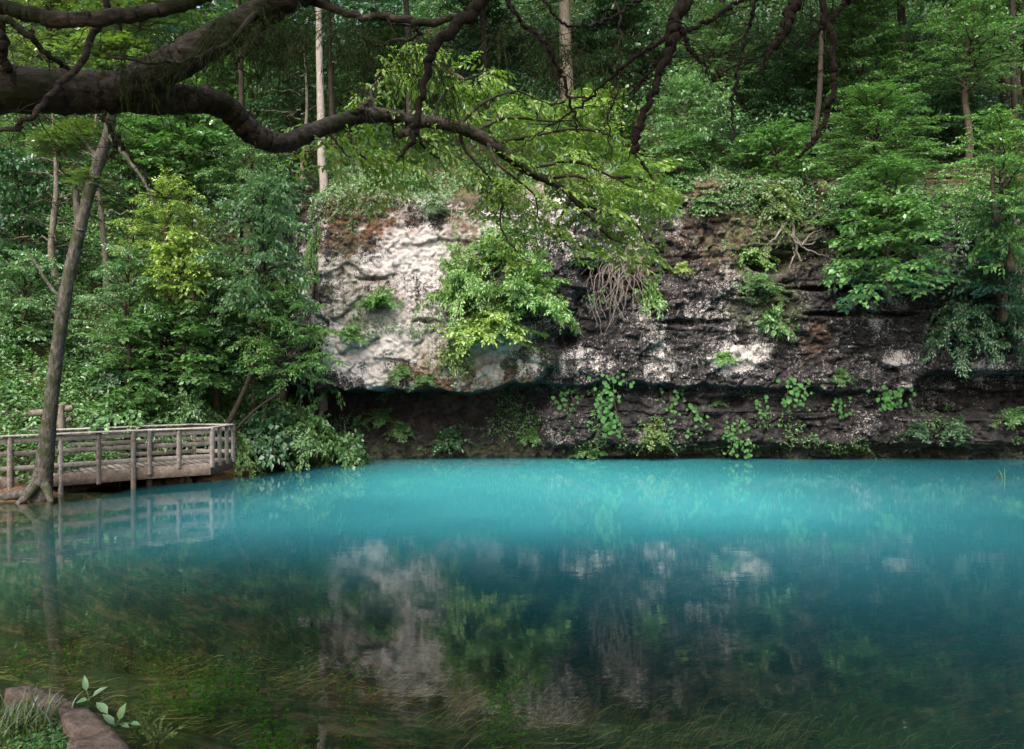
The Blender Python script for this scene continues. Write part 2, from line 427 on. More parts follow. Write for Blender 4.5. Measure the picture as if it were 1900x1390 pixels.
def ground_z(X, Y):
    X, Y = np.broadcast_arrays(np.asarray(X, float), np.asarray(Y, float))
    s = pool_sd(X, Y)
    near = np.minimum(0.12 + 0.20 * smooth(0, .4, s) + 0.07 * np.maximum(s, 0) + 0.30 * np.maximum(s-1.5, 0), 1.62 + 0.02*np.maximum(s, 0))
    hill = 0.12 + 0.30 * smooth(0, .6, s) + 0.78 * np.maximum(s - 0.6, 0)
    w = smooth(11, 21, Y)
    land = near * (1-w) + hill * w
    top = smooth(33.3, 34.1, Y) * (9.9 + 0.82 * (Y - 33.5))
    c = smooth(-8.6, -6.2, X) * (Y > 20)
    land = land * (1-c) + np.where(c > 0, np.where(Y > 33.3, np.maximum(top, 0), land), land) * c
    land = np.where(land > 38, 38 + (land-38)*.15, land) + (0.10 + 0.25*smooth(24, 34, Y)) * fbm(X*.45, Y*.45, 1.0) * smooth(0.2, 1.5, s)
    return np.where(s > 0, land, -bed_depth(X, Y, s))

xs = np.unique(np.concatenate([np.linspace(-150, -24, 28), np.linspace(-24, 24, 241), np.linspace(24, 150, 28)]))
ys = np.unique(np.concatenate([np.linspace(-60, 0, 20), np.linspace(0, 40, 201), np.linspace(40, 180, 48)]))
GX, GY = np.meshgrid(xs, ys)
GZ = ground_z(GX, GY)
def grid_faces(ny, nx):
    i = np.arange(ny-1)[:, None]*nx + np.arange(nx-1)[None]
    return np.stack([i, i+1, i+nx+1, i+nx], -1).reshape(-1, 4)
me = mk_mesh('ground', [(np.stack([GX, GY, GZ], -1).reshape(-1, 3), grid_faces(len(ys), len(xs)))], M_GROUND, True)
ob('ground', me, kind='structure', label='brown leaf littered hillside, shore and lake bed')

wx, wy = np.linspace(-40, 60, 251), np.linspace(1, 33.5, 131)
WX, WY = np.meshgrid(wx, wy)
me = mk_mesh('water', [(np.stack([WX, WY, 0*WX], -1).reshape(-1, 3), grid_faces(len(wy), len(wx)))], M_WATER, True)
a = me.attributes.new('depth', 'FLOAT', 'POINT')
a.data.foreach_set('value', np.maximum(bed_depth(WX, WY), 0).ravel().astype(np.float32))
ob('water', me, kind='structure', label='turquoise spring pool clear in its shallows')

# ------------------------------------------------------------------ cliff
def ledge_z(X):
    X = np.asarray(X, float)
    return 2.75 + 0.12*vnoise(X*.8, 2.0) + 0.10*vnoise(X*2.6, 5.0) + 0.25*smooth(-1.5, 1.2, X) - 0.25*smooth(5, 15, X)

def cliff_y(X, z, fine=True):
    X, z = np.broadcast_arrays(np.asarray(X, float), np.asarray(z, float))
    zl = ledge_z(X)
    edge = 1.0 + 0.55*np.floor((z-2.8)/0.75)*0.55 + 0.3*vnoise(z*2.0, 4.0)      # stepped right edge of the pale block
    blk = smooth(-8.4, -7.0, X) * (1 - smooth(edge-0.15, edge+0.35, X)) * smooth(zl-.02, zl+.04, z)
    y = 30.75 - 0.85*blk + 0.10*np.maximum(z-3, 0)
    y = y + 0.35*smooth(6.0, 9.0, z)*smooth(1.5, 4, X)
    under = 1 - smooth(zl-0.16, zl+0.02, z)
    dl = smooth(0.2, 2.2, X)                                                     # right of the block the undercut is shallow
    rec = (2.1 - 0.7*smooth(2.3, 0.2, z)) * (1-dl) + (0.62 - 0.35*smooth(2.5, 1.6, z) + 0.9*(1-smooth(0.25, 0.75, z))) * dl
    y = y + under*rec
    cave = smooth(15.0, 16.4, X + 0.3*vnoise(z*3, 1)) * smooth(1.55, 1.8, z) * (1-smooth(3.2, 3.5, z))
    y = y + 1.7*cave
    for cx, cz, rx, rz, d in ((10.0, 7.65, 0.9, 0.42, 1.1), (2.9, 7.35, 0.8, 0.20, 0.5), (4.0, 6.85, 0.35, 0.35, 0.5), (-1.5, 6.9, .7, .2, .4), (1.7, 4.6, .8, .30, .7),
                              (6.9, 5.3, 1.2, .12, .4), (13.5, 5.6, 2.2, .13, .6), (12.5, 6.6, 1.8, .12, .5), (8.3, 2.2, .8, .3, .6), (-3.2, 5.3, .5, .1, .35), (-5.3, 6.9, .5, .08, .3)):
        y = y + d * smooth(1.35, 0.6, np.hypot((X-cx)/rx, (z-cz)/rz + 0.25*vnoise(X*2, z*2)))
    top = 9.95 + 0.35*vnoise(X*.35, 8.0) + 0.6*smooth(1, 5, X)
    y = y + np.maximum(z-top, 0)*1.9
    y = y + 1.0*np.maximum(-7.3-X, 0)**1.25
    if fine:
        lft = 1 - smooth(0.5, 3.0, X)
        wx_, wz_ = 0.35*fbm(X*1.1, z*1.1, 3.0, 3), 0.35*fbm(X*1.1, z*1.1, 13.0, 3)
        # beds of uneven thickness, stepping in and out, bolder on the right
        st = z + 0.30*fbm(X*.25, z*.3, 4, 2) + 0.05*vnoise(X*1.7, 3)
        for th, amp, sd_ in ((0.95, 0.22, 7), (0.31, 0.07, 9)):
            lay = np.floor(st/th + 0.35*np.sin(st*3.1)); fr = st/th + 0.35*np.sin(st*3.1) - lay
            off = hsh(lay.astype(np.int64), np.floor(X*.45 + lay*.37 + .5*vnoise(X*.7, z*2)).astype(np.int64), sd_)
            y = y + amp*(0.22*lft + 1.0*(1-lft))*(off-0.5) + 0.16*(1-lft)*smooth(0.86, 1.0, fr)*(off > .72)
        # angular blocks and spalled pits
        cv, cb = cells(X*0.8 + wx_, z*1.1 + wz_); y = y + (0.26+.22*(1-lft))*(cv-0.5) + 0.08*smooth(0.05, 0.0, cb)
        cv, cb = cells(X*2.3 + 2*wx_, z*2.9 + 2*wz_); y = y + (.07+.18*(1-lft))*(cv-0.5)
        cv, cb = cells(X*5.5 + 3*wx_, z*6.5 + 3*wz_); y = y + 0.06*(cv-0.5)
        # ridged roughness, fluted down the pale face
        rg = 1-np.abs(fbm(X*1.9, z*(1.9-1.3*lft), 6.0, 4))*2
        y = y - (0.13-.08*lft)*rg + 0.12*fbm(X*.9, z*.9, 2.0, 3)
        y = y + 0.09*(np.abs(vnoise(X*6.5+2*wx_, z*5.5+2*wz_, 3.0))) + 0.07*fbm(X*11, z*11, 5.0, 2)
    return y

cxs = np.linspace(-13.0, 24.0, 820); czs = np.concatenate([np.linspace(-1.2, 3.4, 125), np.linspace(3.4, 13.0, 215)[1:]])
CX, CZ = np.meshgrid(cxs, czs)
CY = cliff_y(CX, CZ)
XD = CX + 0.06*fbm(CX*3, CZ*3, 8.0, 2)
me = mk_mesh('cliff', [(np.stack([XD, CY, CZ], -1).reshape(-1, 3), grid_faces(len(czs), len(cxs)))], M_ROCK, True)
px = 950 + CX/CY*F; py = 695 - (CZ-CAM_H)/CY*F
def blob(cx, cy, rx, ry, soft=0.5):
    d = np.hypot((px-cx)/rx, (py-cy)/ry) + 0.55*fbm(CX*1.1+cx, CZ*1.1, 4.0, 4)
    return smooth(1+soft, 1-soft, d)
white = 0.17 + 0.52*blob(780, 560, 215, 180, .25)*(py < 735)
for b in ((690, 660, 110, 70, .5, .25), (780, 430, 60, 110, .4, .30), (1100, 400, 150, 70, .5, .45), (1070, 690, 90, 40, .5, .22), (1120, 620, 120, 60, .5, .12), (1225, 665, 26, 54, .7, .42), (1195, 580, 22, 36, .7, .22),
          (1370, 662, 48, 30, .7, .44), (1330, 530, 60, 70, .6, .25), (1400, 640, 90, 50, .5, .10), (1300, 640, 130, 70, .6, .08), (1560, 690, 70, 35, .6, .18), (1680, 670, 32, 18, .7, .36), (1640, 600, 120, 60, .5, .22), (1840, 690, 60, 30, .5, .3),
          (1720, 735, 50, 30, .5, .35), (940, 660, 60, 60, .5, .2), (1040, 790, 40, 40, .5, .3), (1230, 810, 60, 25, .5, .25), (1270, 380, 60, 50, .5, .12), (1620, 790, 90, 40, .5, .15)):
    white = white + b[5]*blob(*b[:5])
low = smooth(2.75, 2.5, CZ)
white = white - 0.34*low*(CX < 1.0) - 0.08*low*(CX >= 1.0) + 0.14*smooth(.1, .5, fbm(CX*.8, CZ*1.1, 61.0, 3)) - .06  # less crust under the ledge, so the undercut's shade is painted in
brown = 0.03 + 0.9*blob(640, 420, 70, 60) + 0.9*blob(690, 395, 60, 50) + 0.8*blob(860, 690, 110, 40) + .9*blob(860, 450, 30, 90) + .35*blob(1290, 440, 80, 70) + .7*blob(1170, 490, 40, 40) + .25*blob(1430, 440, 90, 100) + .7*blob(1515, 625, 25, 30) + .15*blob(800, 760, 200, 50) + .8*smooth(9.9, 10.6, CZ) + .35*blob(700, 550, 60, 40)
green = 0.05 + 0.7*blob(840, 660, 60, 50) + 0.5*blob(880, 440, 60, 90) + .5*blob(640, 500, 40, 120) + .5*blob(970, 640, 60, 60) + .8*blob(1430, 430, 100, 70) + .8*blob(1420, 560, 60, 50) + .4*smooth(1.0, 0.3, CZ) + .5*smooth(9.9, 10.6, CZ)
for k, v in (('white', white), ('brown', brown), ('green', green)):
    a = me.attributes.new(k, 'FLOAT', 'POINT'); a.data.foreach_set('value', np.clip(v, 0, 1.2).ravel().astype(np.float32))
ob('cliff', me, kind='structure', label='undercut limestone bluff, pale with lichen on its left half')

def on_cliff(px_, py_, out=0.05):
    Y = 30.0
    for _ in range(6):
        p = P(px_, py_, Y); Y = float(cliff_y(p[0], p[2])) - out
    return P(px_, py_, Y)

# ------------------------------------------------------------------ leaves and crowns
def leaves(Pp, D, Nn, L, W, shape='diamond', curl=0.18, fold=0.22):
    Pp, D, Nn = np.asarray(Pp), norm(D), np.asarray(Nn)
    n = len(Pp); L = np.broadcast_to(L, n)[:, None]; W = np.broadcast_to(W, n)[:, None]
    S = norm(np.cross(D, Nn)); U = np.cross(S, D)
    def pt(l, w, u): return Pp + D*L*l + S*W*w + U*L*u
    if shape == 'diamond':
        V = np.stack([pt(0, 0, 0), pt(.46, -.5, fold*.35), pt(1, 0, -curl), pt(.46, .5, fold*.35)], 1)
        f = np.array([[0, 2, 1], [0, 3, 2]])
    elif shape == 'sliver':
        V = np.stack([pt(0, -.5, 0), pt(0, .5, 0), pt(1, 0, -curl)], 1); f = np.array([[0, 1, 2]])
    else:
        if shape == 'round':
            a, b, wa, wb = .18, .62, .95, .90
        elif shape == 'oak':
            a, b, wa, wb = .32, .68, .62, .95
        else:
            a, b, wa, wb = .28, .62, .85, .80
        V = np.stack([pt(0, 0, 0), pt(a, 0, 0), pt(b, 0, -curl*.35), pt(1, 0, -curl),
                      pt(a, -.5*wa, fold*.35), pt(b, -.5*wb, fold*.3-curl*.35), pt(a, .5*wa, fold*.35), pt(b, .5*wb, fold*.3-curl*.35)], 1)
        f = np.array([[0, 1, 4], [1, 2, 5], [1, 5, 4], [2, 3, 5], [0, 6, 1], [1, 6, 7], [1, 7, 2], [2, 7, 3]])
    k = V.shape[1]
    return V.reshape(-1, 3), (np.arange(n)[:, None, None]*k + f[None]).reshape(-1, 3)

def spray(p, d, up, length, leafL, g, dens=2.3, flat=0.35, wr=0.55):
    """Leaves set alternately along a twig: returns positions, directions, normals, lengths."""
    n = max(3, int(length/leafL*dens))
    t = (np.arange(n)+g.random(n)*.6)/n
    side = np.where(np.arange(n) % 2 == 0, 1.0, -1.0)
    s = norm(np.cross(d, up))
    pos = p + d*length*t[:, None] + np.array([0, 0, -1])*(t**2*length*.22)[:, None]
    dd = d*(0.55+.5*t[:, None]) + s*(side*(0.95-.5*t))[:, None] + np.array([0, 0, -.22]) + g.normal(0, .22, (n, 3))
    nn = up + g.normal(0, flat, (n, 3))
    L = leafL*(0.7+.55*g.random(n))
    return pos, dd, nn, L

def make_crown(name, kind, r, h, seed, leafL=0.15, nb=None, wr=0.58, shape='diamond'):
    """Leaves mesh and wood mesh of a crown whose axis runs from z=0 to z=h."""
    g = np.random.default_rng(seed)
    A = [[], [], [], []]; wood = []
    nb = nb or int(16 + r*14)
    for i in range(nb):
        az = i*2.399 + g.random()*.7
        if kind == 'tiered':
            q = (i+.5)/nb
            z0 = h*(0.02 + 0.95*q)
            ln = r*(0.45+0.75*math.sin(math.pi*(0.20+0.72*q)))*(.65+.5*g.random())*(1 - .45*q**3)
            el, droop = R(18+18*g.random()+34*q**2), 0.30+.25*g.random()
        elif kind == 'bush':
            z0 = 0.05*h*g.random(); ln = math.hypot(r, h)*(.45+.5*g.random()); el, droop = R(18+62*g.random()), .35+.35*g.random()
        elif kind == 'mound':
            z0 = h*g.random()*.8; ln = r*(1.1-.5*z0/h)*(.6+.5*g.random()); el, droop = R(10+55*g.random()), .55+.3*g.random()
        else:   # cedar
            q = (i+.5)/nb; z0 = h*q; ln = r*(1-.6*q)*(.5+.6*g.random()); el, droop = R(5+25*g.random()), .35
        d = np.array([math.cos(az)*math.cos(el), math.sin(az)*math.cos(el), math.sin(el)])
        ss = np.linspace(0, 1, 7)
        base = np.array([0, 0, z0])
        path = base + d*(ss*ln)[:, None] + np.array([0, 0, -1])*(ss**2*ln*droop)[:, None]
        path[1:] += g.normal(0, .025*ln, (6, 3))
        wood += tube(path, np.linspace(0.010+.012*ln, .004, 7), 4, False)
        nt = max(5, int(ln/leafL*(1.7 if kind != 'cedar' else 1.3)))
        for k in range(nt):
            s = 0.16+.84*(k+g.random())/nt
            i0 = min(int(s*6), 5); f = s*6-i0
            p = path[i0]*(1-f)+path[i0+1]*f; td = norm(path[i0+1]-path[i0])
            side = 1 if k % 2 else -1
            hs = norm(np.cross(td, [0, 0, 1.0]))
            ang = R(35+30*g.random())
            tw = norm(td*math.cos(ang)+hs*side*math.sin(ang)+np.array([0, 0, g.normal(.05, .18)]))
            tl = leafL*(1.6+3.0*g.random())*(1.15-.5*s)*min(1.0, .5+ln*.35)
            up = norm(np.array([0, 0, 1.0]) - .35*d + g.normal(0, .16, 3)) if kind in ('tiered', 'cedar') else norm(d*.7+np.array([0, 0, .7])+g.normal(0, .35, 3))
            for lst, v in zip(A, spray(p, tw, up, tl, leafL, g, 2.4 if kind != 'cedar' else 7.0, .30 if kind == 'tiered' else .5)): lst.append(v)
    Pp, D, Nn, L = (np.concatenate(v) for v in A)
    if kind == 'cedar':
        lm = leaves(Pp, D, Nn, L, 0.014, 'sliver', .1)
    else:
        lm = leaves(Pp, D, Nn, L, L*wr, shape)
    return dict(leaf=mk_mesh(name+'_leaves', [lm], LEAF['mid']), wood=mk_mesh(name+'_wood', wood, BARK['dark']), r=r, h=h)

CR = {}
for kind, sizes in (('tiered', ((1.3, 2.0, .15), (2.3, 3.4, .18), (3.4, 5.2, .20))), ('bush', ((.55, .7, .10), (1.1, 1.2, .13), (1.9, 1.9, .155))), ('mound', ((.9, 1.0, .10), (1.7, 1.5, .125))), ('cedar', ((1.4, 4.2, .11),))):
    for si, (r, h, ll) in enumerate(sizes):
        CR[kind, si] = [make_crown('%s_crown' % kind, kind, r, h, 100*si+v*7+len(kind), ll*(.95, .74, 1.2)[v], wr=(.58, .50, .68)[v]) for v in range(3 if kind != 'cedar' else 1)]
_pick = [0]
def crown_for(kind, rad, fine=False):
    opts = [k for k in CR if k[0] == kind]
    k = min(opts, key=lambda k: abs(math.log(CR[k][0]['r']/rad)))
    _pick[0] += 1
    return CR[k][(1 if _pick[0] % 3 else 0) if fine else _pick[0] % len(CR[k])]

def add_crown(root_e, root, base, rad, h, kind, tint, bark, rotz, tilt=0.0, name='crown', fine=False):
    c = crown_for(kind, rad, fine)
    sxy, sz = rad/c['r'], h/c['h']
    loc = np.asarray(base)-np.asarray(root)
    rot = (rng.normal(0, .06)+tilt, rng.normal(0, .06), rotz)
    ob(name, c['leaf'], root_e, loc, rot, (sxy, sxy, sz), mat=LEAF[tint], kind='stuff')
    ob('branches', c['wood'], root_e, loc, rot, (sxy, sxy, sz), mat=BARK[bark])

def plant(name, label, cat, px_, py_, Y, w, h, kind='tiered', tint='mid', root=None, group=None, bark='dark', r0=None, rootdx=0.0, on=None):
    """A tree or shrub whose crown is centred where the photo shows it; w, h are its size in photo pixels."""
    if on == 'cliff':
        w, h = w*1.3, h*1.3
        root = on_cliff(px_, py_+h*.35, -0.10); Y = root[1]-w/F*Y*.28
    c = P(px_, py_, Y); rad, hm = w/F*Y/2, h/F*Y
    base = c - np.array([0, 0, hm*.5])
    if root is None:
        rx, ry = c[0]+rootdx, Y+0.25
        if rx > -7 and ry > 30.5: ry = max(ry, 34.3)
        gz = float(ground_z(rx, ry))
        root = np.array([rx, ry, gz-.1])
    e = ob(name, None, None, root, label=label, cat=cat, group=group)
    e.empty_display_size = 0.2
    rz = rng.random()*6.28
    if kind in ('bush', 'mound') and on == 'cliff':
        base = root + (base-root)*np.array([.8, .8, .8])
    dist = np.linalg.norm(base-root)
    if on != 'cliff' and (kind in ('tiered', 'cedar') or dist > 0.35):
        topz = base + np.array([0, 0, hm*.86])
        k0 = r0 or (0.018*(dist+hm)+.012)
        mid = (root+base)/2 + rng.normal(0, .04*(dist+.3), 3)
        q = spline(np.array([np.append(root, k0*1.25), np.append(mid, k0*.9), np.append(base, k0*.75), np.append((base+topz)/2+rng.normal(0, .03*hm, 3), k0*.5), np.append(topz, .008)]), 22)
        ob('trunk', mk_mesh('trunk', tube(q[:, :3]-root, np.maximum(q[:, 3], .006), 7, True, .1), BARK[bark], True), e)
    add_crown(e, root, base, rad, hm, kind, tint, bark, rz, fine=(on == 'cliff'))
    return e

# ------------------------------------------------------------------ boardwalk
dock = ob('boardwalk', None, None, (-10.7, 24.0, 0), label='weathered grey timber boardwalk with railings ending over the water', cat='boardwalk')
D0 = np.array([-10.7, 24.0, 0])
front = [np.array(p) for p in ((-19.5, 16.1), (-13.5, 21.25), (-10.72, 23.75), (-9.25, 24.75))]
endp = np.array((-9.12, 26.35))
back = [np.array(p) for p in ((-21.0, 17.6), (-14.7, 22.75), (-11.75, 25.4), (-10.4, 26.5))]
DZ, RZ = 0.58, 1.67
def p3(p, z): return np.array([p[0], p[1], z])
def part(name, parts, mat):
    return ob(name, mk_mesh(name, [(v-D0, f) for v, f in parts], mat), dock)
def along(poly, d):
    for a, b in zip(poly[:-1], poly[1:]):
        L = np.linalg.norm(b-a)
        if d <= L: return a+(b-a)*d/L
        d -= L
    return poly[-1]
# deck boards across the walk
nb = 46
for i in range(nb):
    t0, t1 = i/nb, (i+.94)/nb
    Lf = sum(np.linalg.norm(b-a) for a, b in zip(front[:-1], front[1:])); Lb = sum(np.linalg.norm(b-a) for a, b in zip(back[:-1], back[1:]))
    s0 = 0.30
    f0, f1 = along(front, Lf*(s0+(1-s0)*t0)), along(front, Lf*(s0+(1-s0)*t1))
    b0, b1 = along(back, Lb*(s0+(1-s0)*t0)), along(back, Lb*(s0+(1-s0)*t1))
    if i == nb-1: b1 = b1
    z1 = DZ+rng.normal(0, .003)
    V = np.array([p3(p, z) for z in (z1-.04, z1) for p in (f0, f1, b1, b0)])
    part('deck_board', [(V, np.array([[3,2,1,0],[4,5,6,7],[0,1,5,4],[1,2,6,5],[2,3,7,6],[3,0,4,7]]))], M_WOOD)
# wedge of boards at the far end
for i in range(6):
    t0, t1 = i/6, (i+.93)/6
    a0, a1 = front[-1]+(endp-front[-1])*t0, front[-1]+(endp-front[-1])*t1
    b0, b1 = back[-1]*1.0+(front[-1]-back[-1])*(1-t0)*.999, back[-1]+(front[-1]-back[-1])*(1-t1)
    V = np.array([p3(p, z) for z in (DZ-.04, DZ+.002) for p in (a0, a1, b1, b0)])
    part('deck_board', [(V, np.array([[3,2,1,0],[4,5,6,7],[0,1,5,4],[1,2,6,5],[2,3,7,6],[3,0,4,7]]))], M_WOOD)
def rails(poly, levels, inset=0.0):
    for a, b in zip(poly[:-1], poly[1:]):
        for z, w, h, m, nm in levels:
            part(nm, beam(p3(a, z), p3(b, z), w, h, ext=-.004), m)
lv = [(RZ, 0.20, 0.042, M_CAP, 'cap_rail'), (RZ-.125, 0.045, 0.14, M_WOOD, 'top_rail'), (1.19, 0.042, 0.135, M_WOOD, 'middle_rail'), (0.80, 0.042, 0.13, M_WOOD, 'lower_rail')]
fr = [p for p in front]; rails(fr, lv[:1]); rails(back, lv); rails([front[-1], endp], lv[:1]); rails([endp, back[-1]], lv)
rails(front, lv[1:])
# edge boards (fascia) and kerb rail
for a, b in zip(front[:-1]+[front[-1]], front[1:]+[endp]):
    part('fascia_board', beam(p3(a, DZ-.185), p3(b, DZ-.185), 0.05, 0.33, ext=.02), M_FASCIA)
# posts
def post(p, zb, zt, w=0.115): part('post', beam(p3(p, zb), p3(p, zt), w, w, up=(.6, .8, 0)), M_WOOD)
off = np.array([.03, -.045])
for pxp, yy, zb in ((-60, 20.75, -.5), (18, 21.45, .16), (112, 22.3, -.6), (182, 22.92, .20), (247, 23.48, -.6), (277, 23.78, .36), (331, 24.28, .50)):
    post(np.array([(pxp-950)/F*yy, yy])+off, zb, RZ-.022)
for t in (0.02, 0.36, 0.68, 0.98):
    p = front[-1]+(endp-front[-1])*t+np.array([.045, 0]); post(p, .46, RZ-.022, .10 if t != .02 else .13)
for t in (.18, .32, .44, .56, .68, .80, .93):
    post(along(back, Lb*t)+np.array([-.04, .05]), -.2, RZ-.022)
post((endp+back[-1])/2, .3, RZ-.022); post(back[-1], -.4, RZ-.022)
# piles and braces under the deck
for pxp, yy, w in ((213, 24.3, .07), (222, 24.3, .07), (277, 24.1, .14), (338, 24.9, .16), (349, 24.9, .10), (160, 23.6, .12)):
    part('pile', beam(p3(((pxp-950)/F*yy, yy), -1.0), p3(((pxp-950)/F*yy, yy), .42), w, w, up=(.6, .8, 0)), M_FASCIA)
for f in (.3, .75):
    q = [a*(1-f)+b*f for a, b in zip(front, back)]
    for a, b in zip(q[:-1], q[1:]): part('joist', beam(p3(a, DZ-.15), p3(b, DZ-.15), .05, .18), M_FASCIA)

# log rail fence on the slope behind the walk
fen = ob('log_fence', None, None, P(60, 800, 23.9), label='rustic log rail fence on the slope behind the boardwalk', cat='fence')
f0 = np.array(fen.location)
for rows, nm in ((((-40, 772, 23.4, 7), (60, 768, 23.9, 7), (134, 757, 24.4, 6)), 'rail'), (((40, 800, 23.8, 6), (90, 790, 24.1, 6), (132, 777, 24.4, 5)), 'rail'), (((-40, 802, 23.5, 6), (10, 784, 23.6, 6), (35, 768, 23.7, 5)), 'brace'), (((113, 860, 24.2, 7), (113, 800, 24.2, 7), (112, 752, 24.2, 7)), 'post'), (((12, 870, 23.7, 7), (11, 810, 23.7, 7), (10, 762, 23.7, 7)), 'post')):
    pp, _ = limb_px(rows, 12, 8, .12)
    ob(nm, mk_mesh(nm, [(v-f0, f) for v, f in pp], BARK['grey'], True), fen)

# ------------------------------------------------------------------ leaning tree beside the boardwalk
lb = np.array([P(78, 918, 21.45)[0], 21.45, 0.1])
lean = ob('leaning_tree', None, None, lb, label='leaning grey lichened tree with mossy flared base in front of boardwalk', cat='tree')
rows = [(70, 935, 21.4, 27), (77, 905, 21.4, 20), (84, 850, 21.3, 15), (92, 770, 21.1, 13), (104, 670, 20.9, 12), (118, 570, 20.7, 11.5), (135, 480, 20.6, 11), (158, 385, 20.5, 10.5), (183, 300, 20.4, 10), (203, 235, 20.3, 9), (216, 130, 20.2, 8), (222, -20, 20.2, 6), (230, -240, 20.2, 4)]
pp, ls = limb_px(rows, 220, 28, .16)
ob('trunk', mk_mesh('trunk', [(v-lb, f) for v, f in pp], BARK['lean'], True), lean)
for rows in (((72, 898, 21.3, 12), (50, 914, 21.2, 10), (10, 922, 21.1, 9), (-50, 932, 21.0, 6)), ((82, 895, 21.3, 9), (90, 915, 21.2, 8), (95, 932, 21.1, 5)), ((66, 900, 21.1, 9), (48, 922, 20.9, 8), (30, 938, 20.7, 4))):
    pp, _ = limb_px(rows, 14, 9, .2)
    ob('root', mk_mesh('root', [(v-lb, f) for v, f in pp], BARK['lean'], True), lean)
for rows in (((150, 430, 20.5, 9), (142, 385, 20.6, 7), (140, 345, 20.7, 4)), ((200, 250, 20.3, 5), (225, 280, 20.1, 4), (262, 330, 19.9, 3), (290, 390, 19.8, 1.5)), ((118, 560, 20.7, 4), (85, 520, 20.8, 3), (55, 470, 21, 1.5)), ((185, 300, 20.4, 5), (150, 255, 20.8, 4), (110, 240, 21.3, 2)), ((215, 180, 20.2, 6), (280, 120, 20.6, 4), (330, 70, 21, 2))):
    pp, _ = limb_px(rows, 14, 7, .1, .02)
    ob('branch', mk_mesh('branch', [(v-lb, f) for v, f in pp], BARK['lean'], True), lean)
add_crown(lean, lb, P(225, -40, 20.2), 3.4, 5.0, 'tiered', 'mid', 'dark', 1.0)
for q in ((215, 150, 20.0, 1.3, 1.0), (260, 60, 20.2, 1.6, 1.2), (155, 280, 21, 1.1, .7), (110, 290, 21.3, .8, .6), (165, 350, 20.6, .6, .5)):
    add_crown(lean, lb, P(q[0], q[1], q[2]), q[3], q[4], 'tiered', 'olive', 'dark', q[0], name='leaf_cluster')

# ------------------------------------------------------------------ trees of the left bank
T = lambda *a, **k: plant('broadleaf_tree', *a[:1], 'tree', *a[1:], **k)
S = lambda *a, **k: plant('shrub', *a[:1], 'shrub', *a[1:], **k)
g1 = 'trees on the left bank'
T('small yellow-green tree glowing at middle of the left bank', 310, 425, 28.6, 190, 190, 'tiered', 'yellow', group=g1)
T('low yellow-green tree top just below the brightest left tree', 335, 500, 28.0, 120, 120, 'tiered', 'yellow', group=g1)
T('slender tree with pale leaf tiers rising behind end of boardwalk', 490, 470, 27.6, 210, 260, 'tiered', 'cool', root=P(417, 800, 27.3), group=g1, bark='shade', r0=.085)
T('feathery green tree reaching right over the lower left cliff edge', 530, 620, 27.6, 200, 190, 'tiered', 'bright', root=P(430, 805, 27.6), group=g1, bark='shade', r0=.05)
T('tall hazy green tree under the drooping oak limb', 350, 275, 34, 290, 190, 'tiered', 'mid', group=g1)
T('cool green leafy tree between leaning trunk and yellow-green tree', 245, 330, 32.5, 200, 160, 'tiered', 'mid', group=g1)
T('cool green tree spraying out below the dip of oak limb', 460, 320, 33, 180, 150, 'tiered', 'cool', group=g1)
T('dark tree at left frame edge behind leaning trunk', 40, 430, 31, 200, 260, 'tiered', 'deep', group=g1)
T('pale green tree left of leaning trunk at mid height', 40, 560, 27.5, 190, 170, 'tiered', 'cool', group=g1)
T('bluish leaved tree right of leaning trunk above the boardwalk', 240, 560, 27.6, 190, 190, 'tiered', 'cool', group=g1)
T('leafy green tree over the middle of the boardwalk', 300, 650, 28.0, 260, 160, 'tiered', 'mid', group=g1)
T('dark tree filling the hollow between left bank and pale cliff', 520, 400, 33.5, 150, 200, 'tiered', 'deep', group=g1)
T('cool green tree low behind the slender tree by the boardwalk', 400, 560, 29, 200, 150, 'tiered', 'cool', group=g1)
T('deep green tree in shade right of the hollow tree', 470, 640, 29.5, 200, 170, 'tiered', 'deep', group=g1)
T('dark green tree high at left edge above big oak limb', 90, 90, 40, 260, 200, 'tiered', 'olive', group=g1)
T('dim tree seen between the oak limb and its upper fork', 250, 100, 42, 260, 180, 'tiered', 'olive', group=g1)
T('shadowy tree behind upper oak fork near top of picture', 470, 130, 42, 260, 230, 'tiered', 'mid', group=g1)
T('shadowy leafy tree left of the pale bare trunk', 540, 230, 38, 190, 170, 'tiered', 'deep', group=g1)
T('dark leafy tree just below big oak limb at left edge', 60, 270, 36, 240, 150, 'tiered', 'mid', group=g1)
plant('cedar_tree', 'thin cedar with wispy grey needles left of the leaning trunk', 'tree', 95, 300, 29, 170, 330, 'cedar', 'cedar', group=g1, bark='grey', r0=.16)
plant('cedar_tree', 'grey wispy cedar behind the upper part of the leaning trunk', 'tree', 190, 250, 31, 190, 330, 'cedar', 'cedar', group=g1, bark='grey', r0=.13)
plant('cedar_tree', 'dull needled cedar behind the dip of the oak limb', 'tree', 560, 160, 36, 200, 330, 'cedar', 'cedar', group=g1, bark='grey', r0=.13)
g2 = 'shrubs along the left shore'
S('bright leafy shrub crowding behind the middle of boardwalk', 240, 735, 26.3, 190, 110, 'bush', 'mid', group=g2)
S('rounded green shrub behind the boardwalk platform', 340, 735, 27.2, 160, 130, 'bush', 'mid', group=g2)
S('yellowish shrub left of leaning trunk above log fence', 50, 690, 27.5, 170, 150, 'bush', 'olive', group=g2)
S('small light shrub beside post of the log fence', 165, 765, 26.3, 110, 80, 'bush', 'bright', group=g2)
S('leafy shrub low behind left stretch of boardwalk', 60, 815, 25.2, 150, 70, 'bush', 'bright', group=g2)
S('drooping grassy shrub against the far end of boardwalk', 455, 830, 26.9, 80, 105, 'mound', 'bright', root=P(452, 868, 27.1), group=g2)
S('dark shrub behind the drooping grassy shrub', 500, 770, 28.4, 140, 130, 'bush', 'deep', group=g2)
